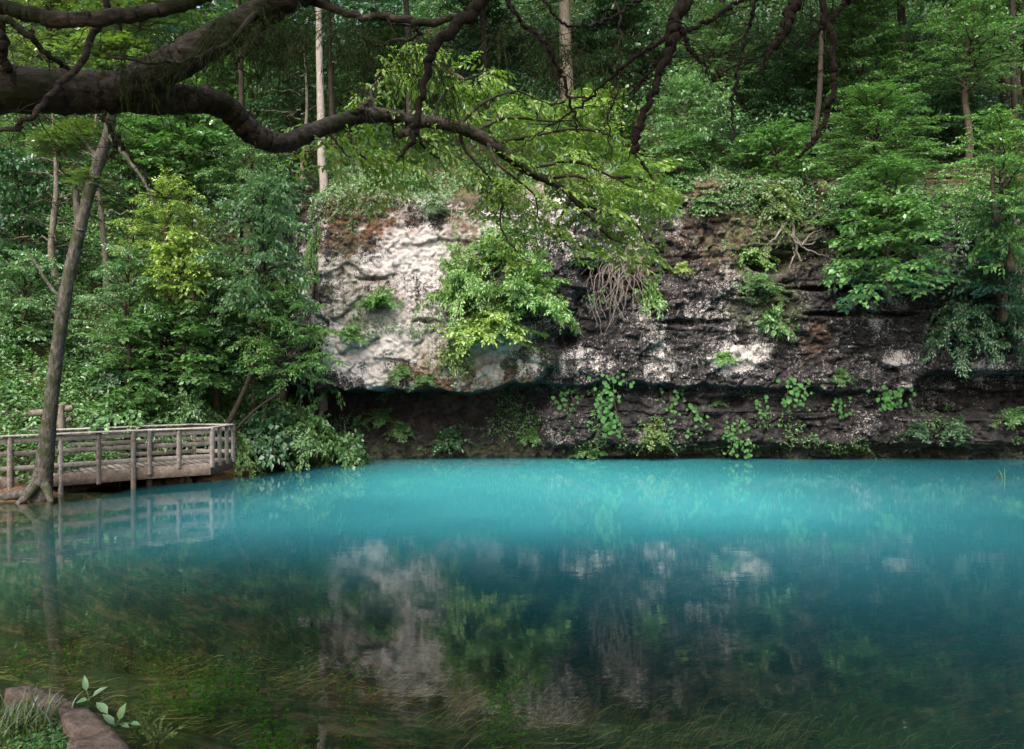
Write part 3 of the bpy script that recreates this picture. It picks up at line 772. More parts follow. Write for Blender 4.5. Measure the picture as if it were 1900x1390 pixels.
S('broad green shrub under overhanging left end of cliff', 560, 765, 29.0, 150, 120, 'bush', 'mid', root=P(560, 845, 29.6), group=g2)
S('light shrub trailing to water under left end of cliff', 590, 815, 29.0, 110, 80, 'mound', 'bright', root=P(590, 850, 29.6), group=g2)
S('shrub of larger leaves at right tip of left shore', 640, 810, 29.4, 90, 80, 'bush', 'mid', root=P(640, 850, 30.0), group=g2)
S('low dark shrub by water between boardwalk end and cliff', 520, 830, 28.4, 90, 60, 'mound', 'deep', root=P(520, 865, 28.6), group=g2)
S('narrow bright vine bush down left cliff edge', 580, 470, 30.6, 60, 150, 'mound', 'bright', root=P(585, 560, 31.5), group=g2)
S('green vine bush at lower left corner of pale cliff', 600, 650, 30.2, 70, 110, 'mound', 'bright', root=P(600, 690, 31.2), group=g2)
S('shaded shrub in the gap under bluish tree', 240, 660, 28.5, 200, 120, 'bush', 'deep', group=g2)
S('wide pale shrub at left edge beside the fence', -10, 640, 26.6, 150, 120, 'bush', 'cool', group=g2)

# ------------------------------------------------------------------ trees above the cliff
g3 = 'trees on the slope above the cliff'
def tall(label, rows, bark, top, rad, h, tint='mid', name='tall_tree'):
    b = P(*rows[0][:3]); b[2] = min(b[2], float(ground_z(b[0], b[1])))-.1
    e = ob(name, None, None, b, label=label, cat='tree', group='tall trunks above the cliff')
    q = [np.append(b, rows[0][3]/F*rows[0][2]*1.2)]+[np.append(P(x, y, Y), r/F*Y) for x, y, Y, r in rows]
    s = spline(np.array(q), 40)
    ob('trunk', mk_mesh('trunk', tube(s[:, :3]-b, s[:, 3], 10, True, .1), BARK[bark], True), e)
    add_crown(e, b, P(*top), rad, h, 'tiered', tint, 'dark', rows[0][0])  # crown out of view, placed to shade the upper slope
    return e
tall('pale bare trunk standing at left top corner of cliff', [(602, 385, 33.2, 8), (597, 300, 33.2, 8), (595, 200, 33.2, 7), (592, 60, 33.2, 6), (588, -200, 33.2, 4)], 'pale', (590, -90, 33.2), 4.6, 8)
tall('thin dark trunk just right of the pale bare trunk', [(632, 320, 36, 7), (622, 275, 36, 5), (615, 180, 36, 5), (610, 40, 36, 4), (605, -160, 36, 3)], 'shade', (605, -60, 36), 4.2, 7)
tall('thick grey trunk high on the slope at top centre', [(1052, 190, 40, 14), (1050, 120, 40, 12), (1048, 40, 40, 11), (1045, -60, 40, 10), (1040, -200, 40, 6)], 'grey', (1045, -60, 40), 7.0, 10)
tall('slim dark trunk near top right of the slope', [(1674, 60, 41, 8), (1672, 20, 41, 7), (1670, -60, 41, 6), (1668, -200, 41, 4)], 'shade', (1668, -50, 41), 7.5, 10)
tall('slim trunk left of the cliff on the dark upper slope', [(905, 230, 41, 7), (900, 150, 41, 6), (897, 60, 41, 6), (890, -80, 41, 5), (885, -200, 41, 4)], 'shade', (890, -60, 41), 5.5, 9)
tall('dark trunk half hidden on right upper slope', [(1345, 190, 40, 8), (1342, 110, 40, 7), (1340, 20, 40, 6), (1338, -100, 40, 5), (1335, -200, 40, 4)], 'shade', (1338, -50, 40), 7.5, 10)
tall('thin dark trunk rooted on cliff top behind right hanging limb', [(1510, 330, 33.4, 5), (1508, 280, 33.4, 5), (1520, 180, 33.4, 5), (1525, 40, 33.6, 4), (1530, -140, 33.8, 3)], 'shade', (1530, -60, 33.8), 4.8, 8)
tall('leaning slim dark trunk at far right of upper slope', [(1870, 210, 38, 7), (1850, 120, 38, 6), (1835, 20, 38, 6), (1820, -100, 38, 5), (1810, -200, 38, 4)], 'shade', (1815, -60, 38), 5.5, 9)
tall('slim trunk far left on the upper slope', [(330, 240, 44, 7), (332, 120, 44, 6), (335, 0, 44, 6), (338, -160, 44, 4)], 'shade', (338, -150, 44), 5.5, 9)

tall('added slim trunk hidden behind the left half of oak leaves', [(762, 340, 34.4, 6), (760, 250, 34.4, 6), (757, 100, 34.4, 5), (752, -60, 34.4, 5), (750, -220, 34.4, 3)], 'shade', (750, -70, 34.4), 5.0, 8)  # this and next two: trees added so their crowns shade the upper slope
tall('added dark slim trunk nearest the right frame edge', [(1885, 330, 35.4, 6), (1884, 240, 35.4, 6), (1880, 100, 35.4, 5), (1878, -60, 35.4, 5), (1876, -220, 35.4, 3)], 'shade', (1876, -70, 35.4), 5.0, 8)
tall('added dim trunk between yellow-green tree and oak limb dip', [(452, 330, 37, 6), (450, 250, 37, 6), (446, 100, 37, 5), (440, -60, 37, 5), (436, -220, 37, 3)], 'shade', (436, -60, 37), 5.2, 8)
T('spreading tiered tree at right hanging over the cliff face', 1650, 465, 29.2, 250, 190, 'tiered', 'mid', root=np.array([14.6, 32.9, 9.6]), group=g3, bark='grey', r0=.13)
T('wide leafy tree just above the tiered tree hanging at right', 1640, 370, 30.4, 250, 140, 'tiered', 'mid', root=np.array([14.2, 33.2, 9.7]), group=g3, bark='grey')
T('pale green tree leaning in at the right edge', 1850, 320, 26.5, 240, 190, 'tiered', 'bright', root=np.array([19.5, 33.0, 9.6]), group=g3, r0=.14)
T('bright drooping tree at right edge just below the pale green one', 1875, 420, 27.5, 130, 160, 'tiered', 'bright', root=np.array([19.8, 33.1, 9.6]), group=g3)
T('dark leafy tree at the right edge against the cliff', 1860, 520, 29.5, 170, 150, 'tiered', 'deep', root=np.array([19.0, 33.1, 9.6]), group=g3)
T('light tiered tree on slope above the right cliff', 1620, 250, 33.5, 330, 170, 'tiered', 'mid', group=g3)
T('green tiered tree left of the light one above right cliff', 1450, 300, 33.5, 200, 130, 'tiered', 'mid', group=g3)
T('whitish green tree above the middle of the cliff', 1270, 230, 34.5, 210, 190, 'tiered', 'cool', group=g3)
T('tree with broad drooping tiers near top right corner', 1790, 90, 34.0, 270, 180, 'tiered', 'mid', group=g3)
T('dim tree at the very top right corner', 1900, 40, 37, 220, 200, 'tiered', 'cool', group=g3)
T('dim green tree top between hanging cedar limbs at right', 1600, 110, 38, 250, 190, 'tiered', 'mid', group=g3)
T('hazy tree behind the thick hanging cedar limb', 1330, 110, 40, 230, 170, 'tiered', 'cool', group=g3)
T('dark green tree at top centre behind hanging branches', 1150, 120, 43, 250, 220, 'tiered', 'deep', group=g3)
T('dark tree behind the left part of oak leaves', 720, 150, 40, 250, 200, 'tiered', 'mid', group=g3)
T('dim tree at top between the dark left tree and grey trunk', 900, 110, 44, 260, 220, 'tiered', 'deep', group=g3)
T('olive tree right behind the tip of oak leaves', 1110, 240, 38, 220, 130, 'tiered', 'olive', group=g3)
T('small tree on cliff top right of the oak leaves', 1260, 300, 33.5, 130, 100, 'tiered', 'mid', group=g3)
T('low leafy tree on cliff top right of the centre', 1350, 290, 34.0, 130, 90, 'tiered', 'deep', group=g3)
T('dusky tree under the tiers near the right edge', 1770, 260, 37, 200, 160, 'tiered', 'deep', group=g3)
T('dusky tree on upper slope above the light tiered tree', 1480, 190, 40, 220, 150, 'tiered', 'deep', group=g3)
g4 = 'shrubs along the cliff top'
S('green shrub draped over left top corner of the cliff', 655, 385, 31.2, 110, 70, 'mound', 'mid', root=np.array([-6.2, 32.6, 9.5]), group=g4)
S('small shrub on cliff top above pale streak', 760, 330, 32.4, 100, 60, 'mound', 'mid', group=g4)
S('shrub on cliff top behind the oak leaves', 900, 340, 32.6, 130, 70, 'mound', 'deep', group=g4)
S('mossy shrub mat on cliff top right of oak leaves', 1430, 400, 31.9, 120, 110, 'mound', 'olive', root=np.array([10.4, 32.4, 9.0]), group=g4)
S('shrub on cliff top under the small tree', 1250, 355, 32.4, 130, 60, 'mound', 'mid', group=g4)
S('low shrub mat on cliff top near right hand trees', 1500, 350, 32.7, 130, 70, 'mound', 'mid', group=g4)
S('dark shrub mat at the top of right cliff', 1790, 420, 32.0, 150, 100, 'mound', 'deep', group=g4)
S('sprawling moss green shrub left of dead branch on cliff', 1440, 365, 31.6, 110, 60, 'mound', 'olive', root=np.array([10.6, 33.0, 9.9]), group=g4)
S('leafy mat hanging over cliff edge left of the sapling', 1180, 345, 32.0, 110, 60, 'mound', 'mid', root=np.array([5.0, 33.0, 9.9]), group=g4)
S('dark mat between the two right hand cliff top shrubs', 1560, 390, 31.8, 120, 90, 'mound', 'deep', root=np.array([13.2, 33.0, 9.9]), group=g4)
S('thin mat on brow of cliff above black rock', 1310, 372, 31.7, 90, 40, 'mound', 'mid', root=np.array([7.8, 33.0, 9.9]), group=g4)
S('shrub at cliff top below the low leafy tree', 1350, 340, 32.6, 90, 50, 'mound', 'olive', group=g4)

# ------------------------------------------------------------------ plants rooted in the cliff
g5 = 'shrubs rooted in the cliff face'
K = lambda label, a, b, w, h, kind='bush', tint='bright': plant('cliff_shrub', label, 'shrub', a, b, 30, w, h, kind, tint, on='cliff', group=g5)
K('left and tallest bush of clump in middle of pale cliff', 865, 500, 130, 130)
K('right bush of the clump in middle of pale cliff', 975, 510, 170, 130)
K('low yellowish bush at foot of clump on pale cliff', 905, 580, 150, 80, 'bush', 'yellow')
K('upper bush of the clump in middle of pale cliff', 925, 440, 130, 90)
K('small two toned bush on left of the pale cliff', 705, 545, 75, 50)
K('little green tuft at left edge of pale cliff', 650, 605, 45, 35)
K('bright fan of leaves above dark hollow in right cliff', 1388, 460, 95, 65, 'bush', 'bright')
K('trailing green mat under the dark hollow', 1410, 525, 85, 35, 'mound', 'mid')
K('upright green bush below the trailing mat on cliff', 1432, 575, 50, 60, 'bush', 'mid')
K('green bush right of the bare hanging roots', 1210, 530, 55, 70)
K('dark tuft on ledge of the pale streak', 810, 382, 55, 35, 'mound', 'mid')
K('pale green bush above rusty patch of cliff foot', 845, 650, 80, 60, 'mound', 'olive')
K('tiny tuft on lower edge of pale cliff', 790, 705, 55, 25, 'mound', 'mid')
K('leafy tuft on bottom edge left of rusty patch', 745, 690, 55, 30, 'mound', 'bright')
K('small tuft on dark rock near white patch', 1345, 655, 35, 22, 'bush', 'bright')
K('little bush under the right leafy tiers', 1560, 690, 40, 30, 'bush', 'mid')
K('dark vine mass low at right of cliff', 1780, 600, 130, 90, 'mound', 'deep')
K('dark green vine patch by right frame edge', 1870, 590, 110, 90, 'mound', 'deep')
K('small fern like tuft in the undercut at left', 705, 765, 50, 30, 'bush', 'mid')
K('leafy tuft deeper in the undercut, left of centre', 745, 790, 50, 30, 'bush', 'mid')
K('tuft near waterline under the pale block', 835, 800, 50, 40, 'bush', 'deep')
K('pale tuft near waterline below block corner', 985, 800, 45, 30, 'bush', 'mid')
K('tuft at waterline between first two vines', 1090, 830, 60, 30, 'bush', 'mid')
K('grassy tuft hanging above the water at centre right', 1215, 800, 60, 40, 'mound', 'olive')
K('tuft on low rock below the third vine', 1330, 740, 30, 22, 'bush', 'mid')
K('small leafy tuft left of the cave on right', 1590, 815, 50, 40, 'mound', 'mid')
K('tuft growing on low ledge below the cave', 1770, 790, 60, 35, 'mound', 'deep')
K('tuft at right edge below the cave mouth', 1880, 765, 55, 35, 'bush', 'mid')
K('thin tuft in the dark shelf at right', 1700, 790, 45, 30, 'bush', 'deep')
K('yellow green sprig on dark rock face right of roots', 1265, 490, 30, 20, 'bush', 'yellow')
K('small bush tucked beside centre clump on right', 1040, 560, 40, 60, 'bush', 'bright')

round_leaf = mk_mesh('round_leaf', [leaves(np.zeros((1, 3)), np.array([[0, 0, -1.0]]), np.array([[0, -1.0, .15]]), 1.0, .95, 'round', .12, .25)], LEAF['cress'])
LEAF['vine'] = leaf_mat('leaf_vine', (0.026, 0.082, 0.026), (0.050, 0.130, 0.044), (0.082, 0.185, 0.066), trans=.3, gloss=0.0)
def vine(label, px_, py_, w, h, nl, size):
    e0 = on_cliff(px_, py_-h*.45, 0.02)
    e = ob('hanging_vine', None, None, e0, label=label, cat='vine', group='round leaved vines hanging from the lower ledge')
    stems = []
    for s in range(3):
        sx = (s-1)*w*.25
        pts = [P(px_+sx*.3, py_-h*.48, e0[1]-.02)]+[P(px_+sx*k+rng.normal(0, w*.05), py_-h*.48+h*.95*k, e0[1]-.10-.15*math.sin(3.1*k)) for k in (.35, .7, 1)]
        stems += tube(spline(np.array(pts), 10)-e0, .012, 4, False)
    ob('stem', mk_mesh('stem', stems, BARK['dark']), e)
    nl = int(nl*2.0); size *= .70
    for k in range(nl):
        v = (k+rng.random())/nl
        u = rng.normal(0, .21)*(1-.3*v)+ .10*math.sin(v*7+px_)
        p = P(px_+u*w, py_-h*.5+v*h*.92, e0[1]-.10-.22*rng.random()-.1*math.sin(3.1*v))
        sc = size*(.65+.6*rng.random())
        ob('leaf', round_leaf, e, p-e0, (rng.normal(-.35, .3), rng.normal(0, .45), rng.normal(0, .35)), sc, mat=LEAF['vine'])
vine('leftmost round leaved vine hanging under the cliff ledge', 1052, 765, 60, 90, 26, .22)
vine('largest round leaved vine, dense column under the ledge', 1132, 755, 85, 125, 46, .24)
vine('upper left vine of the slanting pair under the ledge', 1250, 748, 70, 60, 20, .22)
vine('lower right vine of the slanting pair under the ledge', 1292, 782, 70, 60, 20, .22)
vine('bushy vine low over the water right of slanting pair', 1365, 815, 75, 75, 34, .20)
vine('thin vine joining bushy vine to the ledge', 1412, 770, 35, 60, 14, .2)
vine('pale vine spilling off the ledge beside the right shelf', 1475, 728, 100, 55, 28, .23)
vine('short vine left of the broad leaved one on right shelf', 1560, 755, 45, 40, 12, .2)
vine('broad leaved vine on right shelf under white spot', 1650, 738, 100, 45, 26, .25)
vine('small vine at left edge of the undercut near shore', 665, 800, 50, 60, 16, .2)

# small leaves speckling the ledges: too many to count
def scatter_cliff():
    n = 110000
    Xr = rng.uniform(-9, 20, n); Zr = rng.uniform(.25, 12.4, n)
    dens = fbm(Xr*.55, Zr*.8, 12.0, 4)+.25*smooth(2.6, 1.5, Zr)*(Xr > -1)+.62*smooth(8.8, 10.2, Zr)-.05*smooth(3, 8, -Xr)
    dens = dens + .2*vnoise(Xr*6, Zr*6, 3) + .45*smooth(8.8, 10.2, Zr)*fbm(Xr*.7, Zr*.5, 77.0, 3)
    k = dens > .48
    Xr, Zr = Xr[k], Zr[k]; n = len(Xr)
    Yr = cliff_y(Xr, Zr)-.03-.10*rng.random(n)
    D = rng.normal(0, 1, (n, 3))*[1, .5, 1]+[0, -.5, -.2]
    Nn = rng.normal(0, .5, (n, 3))+[0, -.7, .7]
    L = .05+.07*rng.random(n)+.03*smooth(9.5, 10.5, Zr)
    Yr = Yr-.25*smooth(9.3, 10.3, Zr)*rng.random(n)
    return leaves(np.stack([Xr, Yr, Zr], -1), D, Nn, L, L*.6)
ob('ledge_greenery', mk_mesh('ledge_greenery', [scatter_cliff()], LEAF['mid']), kind='stuff', label='small leaves and moss speckling the cliff ledges')

# undergrowth over the slopes
def scatter_hill(n, x0, x1, y0, y1, lo, hi, size, th):
    X = rng.uniform(x0, x1, n); Y = rng.uniform(y0, y1, n)
    k = (fbm(X*.5, Y*.5, 21.0, 3) > th) & (pool_sd(X, Y) > .15); X, Y = X[k], Y[k]
    Z = ground_z(X, Y); k = Z > .1; X, Y, Z = X[k], Y[k], Z[k]; n = len(X)
    hh = (.35+.65*np.clip(fbm(X*.9, Y*.9, 31.0, 3)+.5, 0, 1))
    Z = Z+lo+(hi-lo)*hh*rng.random(n)**.6
    D = rng.normal(0, 1, (n, 3))*[1, 1, .4]+[0, -.4, -.3]
    Nn = rng.normal(0, .35, (n, 3))+[0, -.35, 1]
    L = size*(.6+.8*rng.random(n))
    return leaves(np.stack([X, Y, Z], -1), D, Nn, L, L*.58)
ob('undergrowth', mk_mesh('undergrowth', [scatter_hill(110000, -24, -6.5, 21.5, 36, 0, .9, .13, -.55), scatter_hill(90000, -26, 26, 33, 48, 0, 1.1, .17, -.35), scatter_hill(40000, -10, 22, 31.5, 37, 0, .7, .13, -.7), scatter_hill(60000, -40, 40, 46, 62, 0, 2.4, .26, -.7)], LEAF['mid']), kind='stuff', label='low leafy undergrowth covering the wooded slopes')
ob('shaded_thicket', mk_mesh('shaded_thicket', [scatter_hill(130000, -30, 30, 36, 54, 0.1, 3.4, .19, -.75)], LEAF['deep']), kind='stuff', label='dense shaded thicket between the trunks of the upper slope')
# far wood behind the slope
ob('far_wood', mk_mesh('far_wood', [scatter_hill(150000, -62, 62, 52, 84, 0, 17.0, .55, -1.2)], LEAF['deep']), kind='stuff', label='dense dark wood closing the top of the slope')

# bare roots and dead wood on the cliff
def bare(name, label, cat, branches, bark='dead', wob=.05):
    e0 = on_cliff(*branches[0][0][:2], 0.0)
    e = ob(name, None, None, e0, label=label, cat=cat)
    for br in branches:
        rows = []
        for i, (a, b, r, o_) in enumerate(br): rows.append((a, b, on_cliff(a, b, o_)[1] if i == 0 else e0[1]-o_, r))
        pp, _ = limb_px(rows, 16, 5, .1, wob)
        ob('root' if 'root' in name else 'branch', mk_mesh('branch', [(v-e0, f) for v, f in pp], BARK[bark], True), e)
rb = [((1168, 470, 2.4, .1), (1160, 505, 1.8, .5), (1150, 560, .8, .55))]
for k in range(44):
    a0, b0 = 1160+rng.normal(0, 22), 470+rng.normal(0, 14)
    tx, ty = 1145+rng.normal(0, 34), 545+rng.normal(10, 36)
    mx_, my_ = (a0+tx)/2+rng.normal(0, 16)-10, (b0+ty)/2-8
    rb.append(((a0, b0, .5+1.3*rng.random()**2, .1), (mx_, my_, .9-.4*rng.random(), .50+.30*rng.random()), (tx, ty, .5, .50+.30*rng.random())))
bare('hanging_roots', 'tangle of bare pinkish roots hanging on middle of cliff', 'roots', rb, wob=.11)
bare('dead_branch', 'bleached dead branch hanging on the cliff right of dark hollow', 'branch',
     [((1470, 400, 3, .1), (1450, 425, 3, .5), (1430, 450, 1.5, .6)), ((1468, 405, 3.5, .1), (1475, 450, 3, .5), (1485, 485, 1.5, .5)), ((1472, 440, 2.5, .4), (1490, 455, 2, .6), (1515, 450, 1, .6)), ((1475, 450, 2, .4), (1500, 465, 1.6, .7), (1530, 475, .8, .7)), ((1480, 465, 2, .4), (1468, 485, 1.5, .6), (1462, 505, .8, .6)), ((1488, 455, 1.4, .6), (1505, 435, 1.2, .7), (1525, 425, .6, .7))])
bare('dead_sapling', 'pale dead sapling on the cliff top right of oak leaves', 'sapling',
     [((1266, 335, 3, .1), (1263, 300, 2.5, .2), (1260, 270, 1.5, .3)), ((1263, 310, 1.6, .2), (1245, 295, 1.2, .4), (1232, 300, .7, .5)), ((1262, 295, 1.6, .2), (1280, 282, 1.2, .4), (1297, 300, .6, .5))])

# ------------------------------------------------------------------ oak reaching over the picture from the left
ob0 = np.array([-7.0, 5.2, float(ground_z(-7.0, 5.2))-.1])
oak = ob('oak_tree', None, None, ob0, label='old oak whose thick mossy limb sweeps across the upper left', cat='tree')
tr = spline(np.array([[-7.0, 5.2, ob0[2], .75], [-6.9, 5.3, 3.2, .52], [-6.6, 5.5, 5.2, .46], [-6.2, 5.6, 8.5, .40], [-5.2, 5.0, 11.5, .22]]), 30)
ob('trunk', mk_mesh('trunk', tube(tr[:, :3]-ob0, tr[:, 3], 16, True, .15), BARK['oak'], True), oak)
root_px = lambda Y: 950+(-6.6)/Y*F
main = [(-560, 250, 6.4, 52), (-250, 195, 6.6, 46), (-60, 168, 6.9, 43), (100, 170, 7.1, 42), (215, 172, 7.3, 38), (300, 182, 7.5, 30), (380, 186, 7.7, 25), (425, 205, 7.9, 23), (470, 248, 8.1, 21), (525, 266, 8.3, 18), (600, 236, 8.7, 15), (690, 213, 9.1, 14), (770, 225, 9.4, 12), (850, 236, 9.7, 12), (915, 268, 9.9, 11), (975, 315, 10.1, 9), (1040, 348, 10.3, 6), (1080, 388, 10.4, 4), (1115, 418, 10.5, 2)]
def oak_limb(rows, name='limb', n=60, sides=14, rough=.16, wob=.012):
    pp, s = limb_px(rows, n, sides, rough, wob)
    ob(name, mk_mesh(name, [(v-ob0, f) for v, f in pp], BARK['oak'], True), oak); return s
s_main = oak_limb(main, n=300, sides=30, rough=.12)
oak_limb([(190, 185, 7.25, 34), (260, 150, 7.3, 34), (330, 112, 7.3, 32), (400, 75, 7.3, 30), (470, 32, 7.3, 28), (540, -10, 7.3, 26), (640, -80, 7.3, 22), (800, -180, 7.2, 14)], n=150, sides=28, rough=.12)
oak_limb([(-640, -60, 6.3, 30), (-250, -40, 6.0, 20), (-40, 0, 5.8, 15), (50, 27, 5.8, 14), (130, 37, 5.8, 14), (250, 27, 5.9, 13), (340, 8, 6.0, 12), (440, -30, 6.1, 10)], n=150, sides=20, rough=.10)
def twigs(s, n_, L, g, down=.5, r=.0045):
    out = []
    for k in range(n_):
        i = int(g.random()*(len(s)-2))+1
        d = norm(g.normal(0, 1, 3)*[1, .6, .8]+[0, 0, -down]); p = s[i, :3]; pts = [p]
        l = L*(.35+.9*g.random())
        for q in range(6):
            d = norm(d+g.normal(0, .28, 3)+[0, 0, .03]); pts.append(pts[-1]+d*l/6)
        out += tube(np.array(pts), np.linspace(r*(.8+.6*g.random()), .0012, 7), 4, False)
        if g.random() < .7:
            q0 = pts[3]; d2 = norm(d+g.normal(0, .6, 3))
            out += tube(np.array([q0, q0+d2*l*.2+g.normal(0, .01, 3), q0+d2*l*.42]), [r*.6, r*.4, .001], 4, False)
    return out
gt = np.random.default_rng(77)
def add_twigs(e, e0, s, n_, L, bark, down=.5, r=.0045):
    ob('twigs', mk_mesh('twigs', [(v-e0, f) for v, f in twigs(s, n_, L, gt, down, r)], BARK[bark]), e, kind='stuff')
add_twigs(oak, ob0, s_main[60:], 46, .55, 'oak')
for rows in ([(205, -20, 6.0, 6), (182, 45, 6.0, 7), (163, 92, 6.0, 6), (105, 168, 5.9, 6), (62, 208, 5.8, 5), (30, 232, 5.8, 5), (-30, 240, 5.8, 4)],
             [(-30, 30, 6.6, 7), (25, 45, 6.6, 6), (55, 68, 6.6, 6), (90, 98, 6.7, 5), (145, 132, 6.9, 4)], [(-5, 40, 6.6, 8), (8, 90, 6.7, 9), (14, 140, 6.9, 8)],
             [(520, -20, 7.3, 6), (480, 25, 7.2, 6), (430, 75, 7.0, 5), (370, 108, 6.9, 4), (290, 112, 6.8, 3), (200, 100, 6.8, 2)],
             [(185, 205, 7.2, 4), (205, 240, 7.1, 4), (235, 280, 7.1, 3), (270, 330, 7.2, 2), (300, 362, 7.3, 1)], [(213, 250, 7.1, 2), (212, 290, 7.2, 1.5)],
             [(475, 45, 7.3, 5), (478, 70, 7.2, 4), (462, 95, 7.2, 3), (425, 122, 7.2, 1.5)],
             [(520, -10, 7.6, 8), (620, 18, 7.4, 7), (700, 35, 7.3, 7), (790, 40, 7.2, 7), (870, 22, 7.0, 6)], [(700, 36, 7.3, 3), (780, 62, 7.4, 3), (690, 90, 7.6, 2), (620, 100, 7.8, 1.5)],
             [(645, 218, 8.9, 6), (675, 200, 8.9, 5), (685, 182, 8.9, 3)], [(780, 228, 9.4, 8), (740, 252, 9.3, 5), (770, 242, 9.35, 3)]):
    add_twigs(oak, ob0, oak_limb(rows, 'branch', 40, 10, .10, .035), 14, .42, 'oak')
leafy = [[(700, 213, 9.1), (690, 170, 9.2), (720, 130, 9.4), (770, 95, 9.6)], [(640, 225, 8.9), (655, 270, 8.9), (685, 300, 9.0), (700, 325, 9.1)], [(600, 236, 8.7), (625, 265, 8.7), (650, 295, 8.8)],
         [(760, 225, 9.4), (775, 260, 9.5), (800, 285, 9.6), (830, 300, 9.7)], [(850, 232, 9.7), (900, 190, 10), (960, 170, 10.3), (1020, 195, 10.6)], [(850, 236, 9.7), (865, 280, 9.8), (900, 320, 9.9), (930, 350, 9.9)],
         [(915, 268, 9.9), (1000, 250, 10.2), (1080, 240, 10.5), (1150, 260, 10.8), (1190, 300, 11)], [(975, 315, 10.1), (1060, 300, 10.3), (1140, 330, 10.6), (1215, 370, 10.8)], [(1140, 330, 10.6), (1180, 330, 10.8), (1215, 345, 11)],
         [(975, 315, 10.1), (940, 360, 10), (930, 420, 9.9), (960, 470, 9.9)], [(1060, 370, 10.35), (1035, 420, 10.3), (1060, 465, 10.3)], [(1060, 370, 10.35), (1120, 395, 10.6), (1180, 415, 10.8), (1205, 465, 11)],
         [(1110, 415, 10.5), (1130, 440, 10.5), (1165, 455, 10.6)], [(800, 230, 9.5), (820, 180, 9.8), (860, 150, 10), (910, 130, 10.2)], [(730, 218, 9.2), (730, 250, 9.3), (745, 285, 9.3)], [(860, 150, 10), (800, 110, 10.2), (740, 100, 10.4)], [(1020, 195, 10.6), (1080, 180, 10.8), (1130, 200, 11)], [(1190, 300, 11), (1210, 330, 11.1), (1215, 360, 11.1)], [(900, 260, 9.85), (930, 310, 9.7), (990, 360, 9.8), (1000, 410, 9.9)],
         [(880, 245, 9.8), (940, 220, 10.1), (1040, 225, 10.4), (1100, 210, 10.8)], [(1000, 330, 10.2), (1080, 330, 10.3), (1110, 365, 10.4)]]
def oak_spray(seed):
    g = np.random.default_rng(seed)
    A = [[], [], [], []]
    for k in range(5):
        a = R(-65+130*k/4)+g.normal(0, .15)
        d = norm(np.array([math.sin(a), math.cos(a), g.normal(-.15, .15)]))
        for lst, v in zip(A, spray(d*.04, d, np.array([0, 0, 1.0]), .20+.16*g.random(), .095, g, 2.6, .40)): lst.append(v)
    Pp, D, Nn, L = (np.concatenate(v) for v in A)
    return mk_mesh('oak_spray', [leaves(Pp, D, Nn, L, L*.42, 'oak', .22, .25)], LEAF['oak'])
sprays = [oak_spray(k) for k in range(5)]
for li, rows in enumerate(leafy):
    q = [(a, b, Y, 4.0-3.0*i/(len(rows)-1)) for i, (a, b, Y) in enumerate(rows)]
    s = oak_limb(q, 'branch', 22, 6, .1, .012)
    L = np.linalg.norm(np.diff(s[:, :3], axis=0), axis=1).sum()
    for k in range(int(7+L*10*(1.0 if rows[-1][0] > 860 else .75))):
        i = int(np.clip(3+rng.random()*19, 0, 21))
        p = s[i, :3]+rng.normal(0, .13, 3)+np.array([0, .18, -.02])
        d = norm(s[min(i+1, 21), :3]-s[max(i-1, 0), :3])
        az = math.atan2(d[1], d[0])-math.pi/2+rng.normal(0, .9)
        ob('leaf_spray', sprays[(k+li) % 5], oak, p-ob0, (rng.normal(-.22, .32), rng.normal(0, .35), az), .66+.42*rng.random(), kind='stuff')
add_crown(oak, ob0, np.array([-5.4, -0.6, 9.6]), 4.8, 5.5, 'tiered', 'oak', 'dark', 2.0)  # this and the next: unseen crowns placed to shade the near water
add_crown(oak, ob0, np.array([-0.8, -2.4, 9.8]), 4.4, 5.0, 'tiered', 'oak', 'dark', 4.0)

# ------------------------------------------------------------------ cedar above the viewer with broken hanging limbs
cb = np.array([4.6, 0.9, float(ground_z(4.6, .9))-.1])
ced = ob('cedar_tree', None, None, cb, label='cedar with reddish broken limbs hanging into top of picture', cat='tree')
s = spline(np.array([[4.6, .9, cb[2], .42], [4.5, 1.0, 4, .33], [4.4, 1.2, 8, .27], [4.3, 1.4, 13, .10]]), 24)
ob('trunk', mk_mesh('trunk', tube(s[:, :3]-cb, s[:, 3], 12, True, .14), BARK['cedar'], True), ced)
def ced_limb(rows, name='limb', n=40, wob=.02, sides=10):
    rows = [(a, b, Y, r_*.80) for a, b, Y, r_ in rows]
    n = n*2
    pp, s = limb_px(rows, n, 20 if name == 'limb' else sides, .08, wob*1.1); ob(name, mk_mesh(name, [(v-cb, f) for v, f in pp], BARK['cedar'], True), ced)
    if name != 'stub': add_twigs(ced, cb, s, 13, .45, 'cedar')
    return s
def w_limb(rows):
    s = spline(np.array(rows), 24); ob('limb', mk_mesh('limb', tube(s[:, :3]-cb, s[:, 3], 10, True, .15), BARK['cedar'], True), ced)
w_limb([(4.45, 1.1, 6.2, .16), (2.5, 3.4, 7.2, .13), (.9, 5.4, 6.9, .10), (-.12, 6.0, 6.25, .06)])
w_limb([(4.4, 1.2, 7.0, .15), (3.4, 3.6, 7.6, .12), (2.2, 5.6, 7.0, .09), (1.4, 6.2, 6.45, .065)])
w_limb([(4.4, 1.2, 6.6, .15), (4.2, 3.6, 7.4, .11), (3.2, 5.6, 7.2, .08), (2.55, 6.2, 6.4, .05)])
ced_limb([(950, -60, 6.0, 14), (893, 5, 6.0, 14), (850, 45, 6.0, 14), (806, 88, 6.0, 11), (790, 140, 6.0, 9), (775, 210, 6.0, 8), (766, 262, 6.0, 7), (736, 298, 6.0, 2)])
ced_limb([(806, 90, 6.0, 5), (800, 84, 5.98, 5), (797, 78, 5.97, 3)], 'stub', 6, 0)
